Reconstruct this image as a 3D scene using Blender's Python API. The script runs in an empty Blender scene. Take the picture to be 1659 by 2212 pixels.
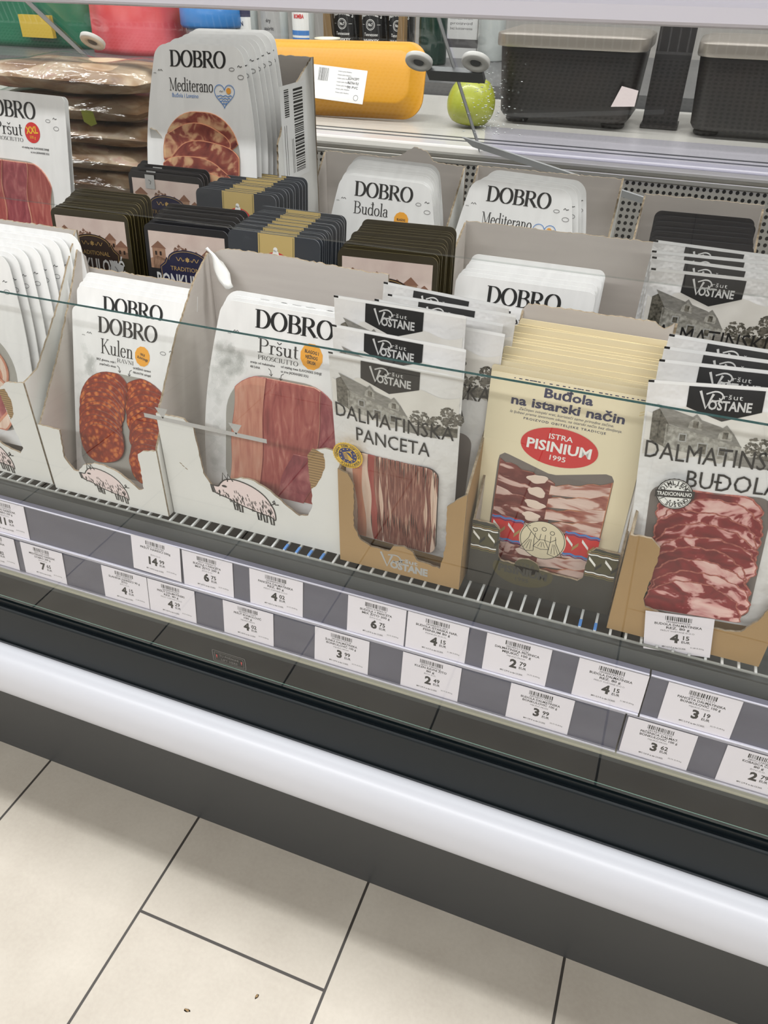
import bpy, bmesh, math, random
from mathutils import Matrix, Vector, Euler
rnd = random.Random(7)
S = bpy.context.scene
COL = S.collection
RAD = math.radians
PI = math.pi

# ------------------------------------------------------------------ camera
def make_camera():
    pitch, roll, yaw = RAD(36.321), RAD(0.779), RAD(-20.378)
    fwd = Vector((math.cos(pitch) * math.sin(yaw), math.cos(pitch) * math.cos(yaw), -math.sin(pitch)))
    right = fwd.cross(Vector((0, 0, 1))).normalized()
    up = right.cross(fwd)
    r2 = right * math.cos(roll) + up * math.sin(roll)
    u2 = -right * math.sin(roll) + up * math.cos(roll)
    cd = bpy.data.cameras.new('camera')
    cd.sensor_fit = 'HORIZONTAL'
    cd.sensor_width = 36.0
    cd.lens = 1640 / 1659 * 36.0
    cd.clip_start = 0.01
    co = bpy.data.objects.new('camera', cd)
    COL.objects.link(co)
    m = Matrix((r2, u2, -fwd)).transposed().to_4x4()
    m.translation = (0, 0, 1.2)
    co.matrix_world = m
    S.camera = co
make_camera()

# ------------------------------------------------------------------ light
S.view_settings.view_transform = 'Standard'
S.view_settings.look = 'None'
S.view_settings.exposure = 0.0
S.view_settings.gamma = 1.0
S.view_settings.use_curve_mapping = False
S.cycles.use_denoising = True
S.cycles.max_bounces = 10
S.cycles.diffuse_bounces = 4
S.cycles.glossy_bounces = 4
S.cycles.transparent_max_bounces = 32
S.cycles.transmission_bounces = 8
S.cycles.caustics_reflective = False
S.cycles.caustics_refractive = False
S.cycles.sample_clamp_indirect = 4.0

w = bpy.data.worlds.new('world')
S.world = w
w.use_nodes = True
w.node_tree.nodes['Background'].inputs[0].default_value = (0.9, 0.92, 1.0, 1)
w.node_tree.nodes['Background'].inputs[1].default_value = 0.08

def area(name, loc, sx, sy, power, col, rot=(0, 0, 0)):
    l = bpy.data.lights.new(name, 'AREA')
    l.shape = 'RECTANGLE'; l.size = sx; l.size_y = sy; l.energy = power; l.color = col
    o = bpy.data.objects.new(name, l)
    o.location = loc; o.rotation_euler = rot
    COL.objects.link(o)
    return o
# rows of fluorescent fittings on the shop ceiling, running along the cooler
area('ceiling_tube_aisle', (-0.6, -2.40, 2.93), 5.5, 0.30, 200, (0.985, 0.99, 1.0))
area('ceiling_tube_cooler', (-0.6, 0.90, 2.93), 5.5, 0.22, 158, (0.985, 0.99, 1.0))
area('ceiling_tube_counter', (-0.6, 2.7, 2.93), 5.5, 0.22, 58, (0.985, 0.99, 1.0))

# ------------------------------------------------------------------ materials
def lin(c):
    return tuple((x / 255 / 12.92) if x / 255 <= 0.04045 else ((x / 255 + 0.055) / 1.055) ** 2.4 for x in c)
MATS = {}
def pmat(name, rgb, rough=0.5, metal=0.0, spec=0.5, coat=0.0, bump=None, var=None, alpha=1.0, trans=0.0):
    """Principled material; var = (scale, rgb2, amount, stretch) colour noise; bump = (scale, strength, dist)"""
    m = bpy.data.materials.new(name); m.use_nodes = True
    nt = m.node_tree; b = nt.nodes['Principled BSDF']
    b.inputs['Base Color'].default_value = (*lin(rgb), 1)
    b.inputs['Roughness'].default_value = rough
    b.inputs['Metallic'].default_value = metal
    b.inputs['Specular IOR Level'].default_value = spec
    b.inputs['Coat Weight'].default_value = coat
    b.inputs['Coat Roughness'].default_value = 0.08
    tc = None
    if var or bump:
        tc = nt.nodes.new('ShaderNodeTexCoord')
    if var:
        mp = nt.nodes.new('ShaderNodeMapping'); nt.links.new(tc.outputs['Object'], mp.inputs['Vector'])
        mp.inputs['Scale'].default_value = var[3] if len(var) > 3 else (1, 1, 1)
        n = nt.nodes.new('ShaderNodeTexNoise'); n.inputs['Scale'].default_value = var[0]; n.inputs['Detail'].default_value = 5
        nt.links.new(mp.outputs[0], n.inputs['Vector'])
        r = nt.nodes.new('ShaderNodeValToRGB')
        a = var[2]
        r.color_ramp.elements[0].position = 0.5 - a; r.color_ramp.elements[1].position = 0.5 + a
        r.color_ramp.elements[0].color = (*lin(rgb), 1); r.color_ramp.elements[1].color = (*lin(var[1]), 1)
        nt.links.new(n.outputs['Fac'], r.inputs[0]); nt.links.new(r.outputs[0], b.inputs['Base Color'])
    if bump:
        n = nt.nodes.new('ShaderNodeTexNoise'); n.inputs['Scale'].default_value = bump[0]; n.inputs['Detail'].default_value = 3
        nt.links.new(tc.outputs['Object'], n.inputs['Vector'])
        bp = nt.nodes.new('ShaderNodeBump'); bp.inputs['Strength'].default_value = bump[1]; bp.inputs['Distance'].default_value = bump[2]
        nt.links.new(n.outputs['Fac'], bp.inputs['Height']); nt.links.new(bp.outputs[0], b.inputs['Normal'])
    MATS[name] = m
    return m

def glass_mat(name, tint, ior=1.6, rough=0.0, bump=None):
    """thin pane: see-through plus a Fresnel mirror on the outward face"""
    m = bpy.data.materials.new(name); m.use_nodes = True
    nt = m.node_tree; nt.nodes.remove(nt.nodes['Principled BSDF'])
    out = nt.nodes['Material Output']
    tr = nt.nodes.new('ShaderNodeBsdfTransparent'); tr.inputs[0].default_value = (*tint, 1)
    gl = nt.nodes.new('ShaderNodeBsdfGlossy'); gl.inputs['Roughness'].default_value = rough
    fr = nt.nodes.new('ShaderNodeFresnel'); fr.inputs['IOR'].default_value = ior
    ge = nt.nodes.new('ShaderNodeNewGeometry')
    inv = nt.nodes.new('ShaderNodeMath'); inv.operation = 'SUBTRACT'; inv.inputs[0].default_value = 1.0
    nt.links.new(ge.outputs['Backfacing'], inv.inputs[1])
    mu = nt.nodes.new('ShaderNodeMath'); mu.operation = 'MULTIPLY'
    nt.links.new(fr.outputs[0], mu.inputs[0]); nt.links.new(inv.outputs[0], mu.inputs[1])
    mix = nt.nodes.new('ShaderNodeMixShader')
    nt.links.new(mu.outputs[0], mix.inputs[0]); nt.links.new(tr.outputs[0], mix.inputs[1]); nt.links.new(gl.outputs[0], mix.inputs[2])
    nt.links.new(mix.outputs[0], out.inputs[0])
    if bump:
        tc = nt.nodes.new('ShaderNodeTexCoord')
        mp = nt.nodes.new('ShaderNodeMapping'); mp.inputs['Scale'].default_value = bump[3]
        nt.links.new(tc.outputs['Object'], mp.inputs['Vector'])
        n = nt.nodes.new('ShaderNodeTexNoise'); n.inputs['Scale'].default_value = bump[0]; n.inputs['Detail'].default_value = 2
        nt.links.new(mp.outputs[0], n.inputs['Vector'])
        bp = nt.nodes.new('ShaderNodeBump'); bp.inputs['Strength'].default_value = bump[1]; bp.inputs['Distance'].default_value = bump[2]
        nt.links.new(n.outputs['Fac'], bp.inputs['Height'])
        nt.links.new(bp.outputs[0], gl.inputs['Normal'])
    MATS[name] = m
    return m

def meat_mat(name, stops, scale, stretch=(1, 1, 1), distort=0.6, detail=4, rough=0.35, voro=0.0, bumpk=0.25, xg=0.0):
    """marbled meat: noise (offset per object) through a colour ramp"""
    m = bpy.data.materials.new(name); m.use_nodes = True
    nt = m.node_tree; b = nt.nodes['Principled BSDF']
    b.inputs['Roughness'].default_value = rough; b.inputs['Specular IOR Level'].default_value = 0.4
    tc = nt.nodes.new('ShaderNodeTexCoord'); oi = nt.nodes.new('ShaderNodeObjectInfo')
    mp = nt.nodes.new('ShaderNodeMapping'); mp.inputs['Scale'].default_value = stretch
    nt.links.new(tc.outputs['Object'], mp.inputs['Vector'])
    sc = nt.nodes.new('ShaderNodeMath'); sc.operation = 'MULTIPLY'; sc.inputs[1].default_value = 37.0
    nt.links.new(oi.outputs['Random'], sc.inputs[0])
    n = nt.nodes.new('ShaderNodeTexNoise'); n.noise_dimensions = '4D'
    n.inputs['Scale'].default_value = scale; n.inputs['Detail'].default_value = detail; n.inputs['Distortion'].default_value = distort
    nt.links.new(mp.outputs[0], n.inputs['Vector']); nt.links.new(sc.outputs[0], n.inputs['W'])
    src = n.outputs['Fac']
    if voro:
        v = nt.nodes.new('ShaderNodeTexVoronoi'); v.voronoi_dimensions = '4D'; v.inputs['Scale'].default_value = voro
        nt.links.new(mp.outputs[0], v.inputs['Vector']); nt.links.new(sc.outputs[0], v.inputs['W'])
        mx = nt.nodes.new('ShaderNodeMath'); mx.operation = 'MULTIPLY_ADD'; mx.inputs[1].default_value = 0.5
        nt.links.new(v.outputs['Distance'], mx.inputs[0])
        h = nt.nodes.new('ShaderNodeMath'); h.operation = 'MULTIPLY'; h.inputs[1].default_value = 0.5
        nt.links.new(n.outputs['Fac'], h.inputs[0]); nt.links.new(h.outputs[0], mx.inputs[2])
        src = mx.outputs[0]
    if xg:       # fat runs to one side of every slice
        sx = nt.nodes.new('ShaderNodeSeparateXYZ'); nt.links.new(tc.outputs['Object'], sx.inputs[0])
        ma = nt.nodes.new('ShaderNodeMath'); ma.operation = 'MULTIPLY_ADD'; ma.inputs[1].default_value = xg
        nt.links.new(sx.outputs[0], ma.inputs[0]); nt.links.new(src, ma.inputs[2]); src = ma.outputs[0]
    r = nt.nodes.new('ShaderNodeValToRGB'); cr = r.color_ramp
    while len(cr.elements) < len(stops): cr.elements.new(0.5)
    for e, (p, c) in zip(cr.elements, stops):
        e.position = p; e.color = (*lin(c), 1)
    nt.links.new(src, r.inputs[0]); nt.links.new(r.outputs[0], b.inputs['Base Color'])
    bp = nt.nodes.new('ShaderNodeBump'); bp.inputs['Strength'].default_value = bumpk; bp.inputs['Distance'].default_value = 0.001
    nt.links.new(src, bp.inputs['Height']); nt.links.new(bp.outputs[0], b.inputs['Normal'])
    MATS[name] = m

pmat('plinth_grey', (56, 57, 58), 0.5, var=(1.5, (60, 61, 61), 0.3))
pmat('panel_anthracite', (19, 26, 30), 0.45, spec=0.35)
pmat('seal_black', (14, 22, 26), 0.3)
pmat('bumper_white', (206, 208, 215), 0.34, var=(2.0, (200, 202, 209), 0.3))
pmat('liner_dark', (74, 78, 78), 0.5)
pmat('liner_grey', (150, 152, 152), 0.5)
pmat('rail_grey', (96, 96, 110), 0.35, var=(9, (86, 86, 100), 0.2, (1, 1, 4)))
pmat('rail_lip', (190, 188, 200), 0.25)
pmat('rail_cream', (196, 194, 176), 0.4)
pmat('alu', (190, 192, 196), 0.28, metal=1.0)
pmat('alu_white', (206, 204, 214), 0.3, spec=0.6)
pmat('steel', (200, 198, 192), 0.3, metal=0.25, var=(30, (212, 210, 204), 0.3, (1, 30, 30)))
pmat('steel_lid', (150, 144, 136), 0.35, metal=0.5)
pmat('steel_dark', (96, 98, 98), 0.4, metal=0.6)
pmat('wire_grey', (196, 198, 197), 0.4)
pmat('wire_dull', (134, 136, 132), 0.5)
pmat('glass_edge', (16, 46, 44), 0.2)
pmat('glass_edge_light', (150, 196, 180), 0.2)
pmat('clamp_white', (206, 206, 202), 0.35)
pmat('card_white', (232, 232, 230), 0.45, bump=(260, 0.12, 0.0006))
pmat('card_emboss', (228, 228, 227), 0.5, var=(60, (234, 234, 233), 0.1, (1, 1, 0.25)))
pmat('card_hatch', (211, 213, 210), 0.5)
pmat('film_white', (233, 234, 233), 0.3, coat=0.3)
pmat('carton_white', (226, 226, 223), 0.55, bump=(40, 0.3, 0.0014), var=(14, (218, 218, 214), 0.3))
pmat('carton_inner', (206, 200, 193), 0.75, var=(8, (198, 191, 185), 0.3, (1, 1, 14)))
pmat('carton_edge', (158, 144, 122), 0.85, var=(220, (118, 102, 80), 0.2))
pmat('kraft', (171, 139, 94), 0.7, var=(12, (158, 127, 84), 0.3), bump=(30, 0.2, 0.001))
pmat('kraft_dark', (128, 103, 68), 0.8)
pmat('carton_black', (50, 50, 46), 0.4)
pmat('ink_black', (24, 24, 24), 0.45)
pmat('ink_text', (34, 33, 34), 0.5)
pmat('ink_grey', (96, 95, 96), 0.5)
pmat('ink_light', (168, 168, 166), 0.5)
pmat('ink_navy', (52, 54, 84), 0.45)
pmat('ink_white', (238, 238, 234), 0.4)
pmat('ink_silver', (190, 190, 188), 0.35)
pmat('ink_olive', (112, 106, 56), 0.5)
pmat('ink_olive_dark', (70, 66, 40), 0.5)
pmat('ink_orange', (236, 164, 44), 0.45)
pmat('ink_red', (205, 44, 46), 0.4)
pmat('ink_blue', (70, 128, 196), 0.45)
pmat('ink_sun', (232, 160, 60), 0.45)
pmat('ink_euro_blue', (28, 42, 106), 0.45)
pmat('ink_euro_yellow', (232, 188, 40), 0.45)
pmat('pig_pink', (232, 214, 212), 0.5)
pmat('tray_grey', (168, 166, 158), 0.35, coat=0.3)
pmat('tray_dark', (112, 104, 100), 0.35, coat=0.3)
pmat('cream_card', (231, 220, 188), 0.42, bump=(120, 0.1, 0.0008))
pmat('cream_edge', (222, 204, 156), 0.4)
pmat('pouch_white', (228, 228, 229), 0.2, coat=0.6, bump=(34, 0.9, 0.006), var=(9, (214, 213, 210), 0.25))
pmat('photo_sky', (206, 203, 196), 0.3, var=(18, (228, 226, 220), 0.2), coat=0.3)
pmat('photo_stone', (176, 174, 166), 0.35, var=(220, (122, 120, 112), 0.14), coat=0.3)
pmat('photo_roof', (142, 140, 134), 0.35, var=(150, (110, 108, 102), 0.2, (1, 1, 3)), coat=0.3)
pmat('photo_dark', (112, 108, 98), 0.35, var=(260, (62, 60, 52), 0.12), coat=0.3)
pmat('photo_ground', (182, 178, 170), 0.35, var=(60, (206, 203, 196), 0.2, (1, 1, 3)), coat=0.3)
pmat('black_card', (24, 24, 28), 0.3, coat=0.35)
pmat('black_edge', (104, 107, 112), 0.25, coat=0.3)  # lightened: the highlight along the black card edges is painted in
pmat('olive_reflection_card', (50, 44, 26), 0.3, coat=0.3)  # black card with an olive reflection painted into its colour
pmat('olive_edge', (122, 112, 70), 0.3, coat=0.3)  # edge highlight painted in; also inks the gold band lines
pmat('slate_card', (58, 62, 68), 0.3, coat=0.3)
pmat('slate_edge', (138, 144, 150), 0.3, coat=0.3)  # edge highlight painted into the slate colour
pmat('gold_band', (196, 172, 112), 0.4)
pmat('village_sky', (196, 176, 168), 0.35, var=(30, (212, 196, 186), 0.2))
pmat('village_house', (166, 132, 108), 0.4, var=(90, (140, 106, 84), 0.2))
pmat('village_roof', (128, 92, 74), 0.4)
pmat('village_tree', (150, 116, 98), 0.4, var=(120, (104, 70, 54), 0.2))
pmat('badge_navy', (28, 28, 56), 0.35)
pmat('badge_brown', (44, 30, 24), 0.35)
pmat('ink_gold', (170, 140, 84), 0.4)
pmat('paper_tag', (234, 229, 236), 0.6)
pmat('foam_yellow', (206, 146, 16), 0.45, bump=(240, 0.1, 0.0008))
pmat('apple_green', (168, 174, 58), 0.35, coat=0.2, var=(24, (148, 158, 46), 0.3))
pmat('stem_brown', (74, 54, 30), 0.7)
pmat('canister_black', (14, 14, 16), 0.45, var=(14, (28, 22, 20), 0.2))
pmat('scrap_pink', (214, 202, 202), 0.6)
pmat('bottle_glass_black', (20, 18, 16), 0.12, coat=0.5)
pmat('bottle_green', (22, 52, 42), 0.15, coat=0.5)
pmat('bottle_clear', (190, 196, 194), 0.12, coat=0.5)
pmat('plastic_blue', (58, 128, 196), 0.3)
pmat('plastic_red', (200, 52, 60), 0.35, var=(9, (222, 110, 118), 0.2))
pmat('plastic_green', (14, 92, 66), 0.35, var=(7, (22, 112, 80), 0.2))
pmat('plastic_yellow', (206, 176, 60), 0.4)
pmat('cup_white', (232, 226, 204), 0.5)
pmat('counter_dark', (86, 87, 88), 0.35, var=(5, (104, 104, 104), 0.25))
pmat('wall_beige', (172, 170, 166), 0.7)
pmat('wall_brown', (88, 86, 86), 0.7, var=(1.5, (108, 102, 96), 0.2))
pmat('ceiling_white', (214, 214, 210), 0.8)
pmat('fat_white', (238, 216, 200), 0.35, coat=0.2)
pmat('rim_kulen', (104, 34, 20), 0.4)
pmat('rim_tan', (196, 132, 96), 0.45)
pmat('rim_pink', (186, 112, 98), 0.45, var=(300, (132, 58, 52), 0.15))
pmat('rim_dark', (150, 84, 66), 0.4)
meat_mat('meat_kulen', [(0.34, (216, 128, 64)), (0.45, (198, 98, 46)), (0.52, (160, 60, 30)), (0.66, (134, 44, 24))], 190, distort=0.4, detail=4, voro=150)
meat_mat('meat_prosciutto', [(0.28, (134, 60, 58)), (0.46, (162, 80, 76)), (0.60, (176, 98, 90)), (0.75, (204, 140, 126))], 44, (2.2, 1, 0.5), 1.6)
meat_mat('meat_prosciutto_pale', [(0.30, (182, 112, 96)), (0.5, (202, 140, 118)), (0.72, (214, 164, 142))], 40, (3.0, 1, 0.4), 1.0)
meat_mat('meat_prosciutto_plum', [(0.30, (124, 54, 62)), (0.5, (152, 74, 80)), (0.72, (184, 114, 112))], 40, (1.6, 1, 0.7), 1.4)
meat_mat('meat_bacon', [(0.30, (96, 48, 44)), (0.45, (126, 72, 62)), (0.56, (150, 98, 84)), (0.70, (196, 156, 136))], 110, (4, 1, 0.25), 1.0)
meat_mat('meat_bacon_fat', [(0.3, (214, 178, 156)), (0.6, (232, 208, 190))], 50, (4, 1, 0.3), 0.5)
meat_mat('meat_bacon_pink', [(0.3, (196, 120, 96)), (0.6, (212, 148, 120))], 50, (4, 1, 0.3), 0.5)
meat_mat('meat_bacon_red', [(0.3, (150, 58, 54)), (0.6, (172, 84, 76))], 50, (4, 1, 0.3), 0.5)
meat_mat('meat_neck', [(0.36, (104, 24, 30)), (0.52, (140, 38, 44)), (0.56, (216, 158, 154)), (0.68, (234, 196, 188))], 24, (1, 1, 1.5), 1.8, 3, xg=1.3)
meat_mat('meat_neck_dark', [(0.43, (108, 50, 48)), (0.52, (132, 70, 64)), (0.555, (214, 176, 166)), (0.68, (230, 204, 194))], 30, (0.7, 1, 1.8), 1.2, 3)
meat_mat('meat_neck_pale', [(0.34, (142, 74, 66)), (0.44, (176, 112, 98)), (0.50, (226, 196, 184)), (0.68, (236, 212, 200))], 30, (0.6, 1, 2.4), 1.0, 3)
meat_mat('meat_roll', [(0.34, (140, 62, 66)), (0.52, (172, 92, 92)), (0.60, (226, 186, 172)), (0.75, (236, 208, 192))], 18, (1, 1, 1), 1.6, 3)
meat_mat('meat_mixed', [(0.32, (104, 44, 42)), (0.48, (146, 72, 60)), (0.56, (206, 156, 120)), (0.70, (222, 186, 140))], 24, (1, 1, 1.3), 1.5, 3)
meat_mat('meat_block', [(0.28, (120, 82, 60)), (0.44, (172, 138, 104)), (0.56, (214, 192, 164)), (0.74, (192, 126, 122))], 12, (1, 1, 3.0), 0.8, 3)
glass_mat('pane_glass', (0.97, 0.976, 0.973), 1.64)
glass_mat('pane_glass_upper', (0.93, 0.93, 0.925), 1.42)
glass_mat('film_clear', (0.97, 0.97, 0.97), 1.42, 0.05, bump=(24, 1.0, 0.05, (2.6, 1, 0.55)))
glass_mat('rail_cover', (0.95, 0.95, 0.97), 1.3, 0.05)
glass_mat('vacuum_film', (0.93, 0.93, 0.93), 1.5, 0.12, bump=(40, 0.6, 0.004, (1, 1, 3)))
glass_mat('shade_tint', (0.80, 0.80, 0.79), 1.4, 0.1)  # tint of the added sheet that dims the rear rows
glass_mat('edge_clear', (0.8, 0.83, 0.82), 1.3, 0.1)
glass_mat('clear_plastic', (0.86, 0.86, 0.93), 1.6, 0.08)

def tile_mat():
    """beige stoneware tiles with dark joints; joint lines measured in metres"""
    m = bpy.data.materials.new('floor_tile'); m.use_nodes = True
    nt = m.node_tree; b = nt.nodes['Principled BSDF']
    tc = nt.nodes.new('ShaderNodeTexCoord'); sp = nt.nodes.new('ShaderNodeSeparateXYZ')
    nt.links.new(tc.outputs['Object'], sp.inputs[0])
    def M(op, a, bb=None, c=None):
        n = nt.nodes.new('ShaderNodeMath'); n.operation = op
        for i, v in enumerate((a, bb, c)):
            if v is None: continue
            if hasattr(v, 'is_linked') or hasattr(v, 'links'): nt.links.new(v, n.inputs[i])
            else: n.inputs[i].default_value = v
        return n.outputs[0]
    TW, TD, G = 0.3142, 0.628, 0.0042
    px = M('DIVIDE', M('ADD', sp.outputs[0], 0.549 + TW * 40), TW)      # joints on x = -0.549 + k * TW
    ix = M('FLOOR', px); fx = M('SUBTRACT', px, ix)
    dx = M('MULTIPLY', M('SUBTRACT', 0.5, M('ABSOLUTE', M('SUBTRACT', fx, 0.5))), TW)
    par = M('MULTIPLY', M('MODULO', ix, 2.0), TD * 0.5)
    py = M('DIVIDE', M('ADD', M('SUBTRACT', sp.outputs[1], 0.4145), M('ADD', par, TD * 40)), TD)
    fy = M('SUBTRACT', py, M('FLOOR', py))
    dy = M('MULTIPLY', M('SUBTRACT', 0.5, M('ABSOLUTE', M('SUBTRACT', fy, 0.5))), TD)
    d = M('MINIMUM', dx, dy)
    joint = M('LESS_THAN', d, G * 0.5)
    n1 = nt.nodes.new('ShaderNodeTexNoise'); n1.inputs['Scale'].default_value = 7; n1.inputs['Detail'].default_value = 7
    n2 = nt.nodes.new('ShaderNodeTexNoise'); n2.inputs['Scale'].default_value = 160; n2.inputs['Detail'].default_value = 3
    for n in (n1, n2): nt.links.new(tc.outputs['Object'], n.inputs['Vector'])
    r = nt.nodes.new('ShaderNodeValToRGB'); r.color_ramp.elements[0].position = 0.32; r.color_ramp.elements[1].position = 0.68
    r.color_ramp.elements[0].color = (*lin((164, 156, 144)), 1); r.color_ramp.elements[1].color = (*lin((180, 173, 161)), 1)
    nt.links.new(M('ADD', M('MULTIPLY', n1.outputs['Fac'], 0.75), M('MULTIPLY', n2.outputs['Fac'], 0.25)), r.inputs[0])
    mx = nt.nodes.new('ShaderNodeMix'); mx.data_type = 'RGBA'
    nt.links.new(joint, mx.inputs['Factor']); nt.links.new(r.outputs[0], mx.inputs['A']); mx.inputs['B'].default_value = (*lin((58, 54, 50)), 1)
    nt.links.new(mx.outputs['Result'], b.inputs['Base Color'])
    b.inputs['Roughness'].default_value = 0.5
    b.inputs['Specular IOR Level'].default_value = 0.3
    bp = nt.nodes.new('ShaderNodeBump'); bp.inputs['Strength'].default_value = 0.4; bp.inputs['Distance'].default_value = 0.002
    nt.links.new(M('SUBTRACT', 1.0, joint), bp.inputs['Height']); nt.links.new(bp.outputs[0], b.inputs['Normal'])
    MATS['floor_tile'] = m
tile_mat()

def perforated_mat():
    m = bpy.data.materials.new('perforated_steel'); m.use_nodes = True
    nt = m.node_tree; b = nt.nodes['Principled BSDF']
    b.inputs['Roughness'].default_value = 0.45; b.inputs['Metallic'].default_value = 0.3
    tc = nt.nodes.new('ShaderNodeTexCoord'); sp = nt.nodes.new('ShaderNodeSeparateXYZ')
    nt.links.new(tc.outputs['Object'], sp.inputs[0])
    def M(op, a, bb=None):
        n = nt.nodes.new('ShaderNodeMath'); n.operation = op
        for i, v in enumerate((a, bb)):
            if v is None: continue
            if hasattr(v, 'links'): nt.links.new(v, n.inputs[i])
            else: n.inputs[i].default_value = v
        return n.outputs[0]
    P = 0.0105
    a = M('SUBTRACT', M('FRACT', M('ADD', M('DIVIDE', sp.outputs[0], P), 900.0)), 0.5)
    c = M('SUBTRACT', M('FRACT', M('ADD', M('DIVIDE', sp.outputs[2], P), 900.0)), 0.5)
    d = M('SQRT', M('ADD', M('MULTIPLY', a, a), M('MULTIPLY', c, c)))
    hole = M('LESS_THAN', d, 0.29)
    mx = nt.nodes.new('ShaderNodeMix'); mx.data_type = 'RGBA'
    nt.links.new(hole, mx.inputs['Factor']); mx.inputs['A'].default_value = (*lin((150, 148, 142)), 1); mx.inputs['B'].default_value = (*lin((22, 22, 22)), 1)
    nt.links.new(mx.outputs['Result'], b.inputs['Base Color'])
    MATS['perforated_steel'] = m
perforated_mat()

# ------------------------------------------------------------------ mesh helpers
class MB:
    """collects polygons with material names; build() links them as ONE mesh object"""
    def __init__(s): s.v = []; s.f = []; s.m = []; s.names = []
    def mi(s, name):
        if name not in s.names: s.names.append(name)
        return s.names.index(name)
    def add(s, verts, faces, mat):
        o = len(s.v); k = s.mi(mat)
        s.v.extend([tuple(p) for p in verts])
        for f in faces: s.f.append([i + o for i in f]); s.m.append(k)
    def box(s, lo, hi, mat):
        x0, y0, z0 = lo; x1, y1, z1 = hi
        s.add([(x0,y0,z0),(x1,y0,z0),(x1,y1,z0),(x0,y1,z0),(x0,y0,z1),(x1,y0,z1),(x1,y1,z1),(x0,y1,z1)],
              [(0,3,2,1),(4,5,6,7),(0,1,5,4),(1,2,6,5),(2,3,7,6),(3,0,4,7)], mat)
    def prism_x(s, prof, x0, x1, mat, capmat=None):
        """profile of (y, z), counter-clockwise seen from +x, extruded along x"""
        n = len(prof)
        vs = [(x0, y, z) for y, z in prof] + [(x1, y, z) for y, z in prof]
        s.add(vs, [(i, i + n, (i + 1) % n + n, (i + 1) % n)[::-1] for i in range(n)], mat)
        s.add(vs, [tuple(range(n))[::-1], tuple(range(n, 2 * n))], capmat or mat)
    def slab(s, front, back, mf, mb, me):
        """two matching outlines: front face, back face and the cut edge between them"""
        n = len(front)
        s.add(front, [tuple(range(n))], mf)
        s.add(back, [tuple(range(n))[::-1]], mb)
        s.add(list(front) + list(back), [(i, i + n, (i + 1) % n + n, (i + 1) % n) for i in range(n)], me)
    def tube(s, pts, r, mat, n=8):
        vs = []; fs = []
        for i, p in enumerate(pts):
            p = Vector(p)
            d = (Vector(pts[min(i + 1, len(pts) - 1)]) - Vector(pts[max(i - 1, 0)])).normalized()
            a = d.orthogonal().normalized(); b = d.cross(a)
            for k in range(n):
                t = 2 * PI * k / n
                vs.append(p + (a * math.cos(t) + b * math.sin(t)) * r)
        for i in range(len(pts) - 1):
            for k in range(n):
                fs.append((i*n+k, i*n+(k+1)%n, (i+1)*n+(k+1)%n, (i+1)*n+k))
        fs.append(tuple(range(n))[::-1]); fs.append(tuple(range((len(pts)-1)*n, len(pts)*n)))
        s.add(vs, fs, mat)
    def lathe(s, prof, mat, n=32, c=(0, 0, 0)):
        """profile of (radius, z) turned about the z axis"""
        vs = []; fs = []
        for r, z in prof:
            for k in range(n):
                t = 2 * PI * k / n
                vs.append((c[0] + r * math.cos(t), c[1] + r * math.sin(t), c[2] + z))
        for i in range(len(prof) - 1):
            for k in range(n):
                fs.append((i*n+k, i*n+(k+1)%n, (i+1)*n+(k+1)%n, (i+1)*n+k))
        s.add(vs, fs, mat)
    def build(s, name, parent=None, smooth=False, loc=None):
        me = bpy.data.meshes.new(name)
        me.from_pydata(s.v, [], s.f)
        for nm in s.names: me.materials.append(MATS[nm])
        me.polygons.foreach_set('material_index', s.m)
        if smooth: me.polygons.foreach_set('use_smooth', [True] * len(me.polygons))
        me.update()
        o = bpy.data.objects.new(name, me)
        COL.objects.link(o)
        if parent: o.parent = parent
        if loc: o.location = loc
        return o

def tag(o, label, cat, group=None, kind=None):
    o['label'] = label; o['category'] = cat
    if group: o['group'] = group
    if kind: o['kind'] = kind
    return o
def thing(name, label, cat, loc=(0, 0, 0), rot=(0, 0, 0), group=None):
    o = bpy.data.objects.new(name, None); COL.objects.link(o)
    o.empty_display_size = 0.05
    o.location = loc; o.rotation_euler = rot
    return tag(o, label, cat, group)
def struct(mb, name, **k):
    o = mb.build(name, **k); o['kind'] = 'structure'; return o
def copy_tree(o, parent=None):
    c = o.copy(); COL.objects.link(c)
    if parent: c.parent = parent
    for ch in list(o.children): copy_tree(ch, c)
    return c

# ------------------------------------------------------------------ lettering
GLY = {}
def _conv(t, off):
    cu = bpy.data.curves.new('t', 'FONT'); cu.body = t; cu.resolution_u = 2; cu.offset = off; cu.size = 1.0
    o = bpy.data.objects.new('t', cu); COL.objects.link(o)
    dg = bpy.context.evaluated_depsgraph_get()
    me = bpy.data.meshes.new_from_object(o.evaluated_get(dg))
    vs = [(v.co.x, v.co.y) for v in me.vertices]; fs = [tuple(p.vertices) for p in me.polygons]
    bpy.data.objects.remove(o); bpy.data.curves.remove(cu); bpy.data.meshes.remove(me)
    return vs, fs
def glyph(ch, off):
    k = (ch, off)
    if k not in GLY:
        if ch == ' ': GLY[k] = ([], [], 0.30)
        elif ch == 'Đ':
            vs, fs, adv = glyph('D', off)
            n = len(vs)
            GLY[k] = (vs + [(-0.03, 0.31), (0.30, 0.31), (0.30, 0.385), (-0.03, 0.385)], fs + [(n, n + 1, n + 2, n + 3)], adv)
        else:
            vs, fs = _conv(ch, off)
            w2, _ = _conv(ch + 'I', off)
            w1, _ = _conv('I', off)
            GLY[k] = (vs, fs, max(p[0] for p in w2) - max(p[0] for p in w1))
    return GLY[k]

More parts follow.
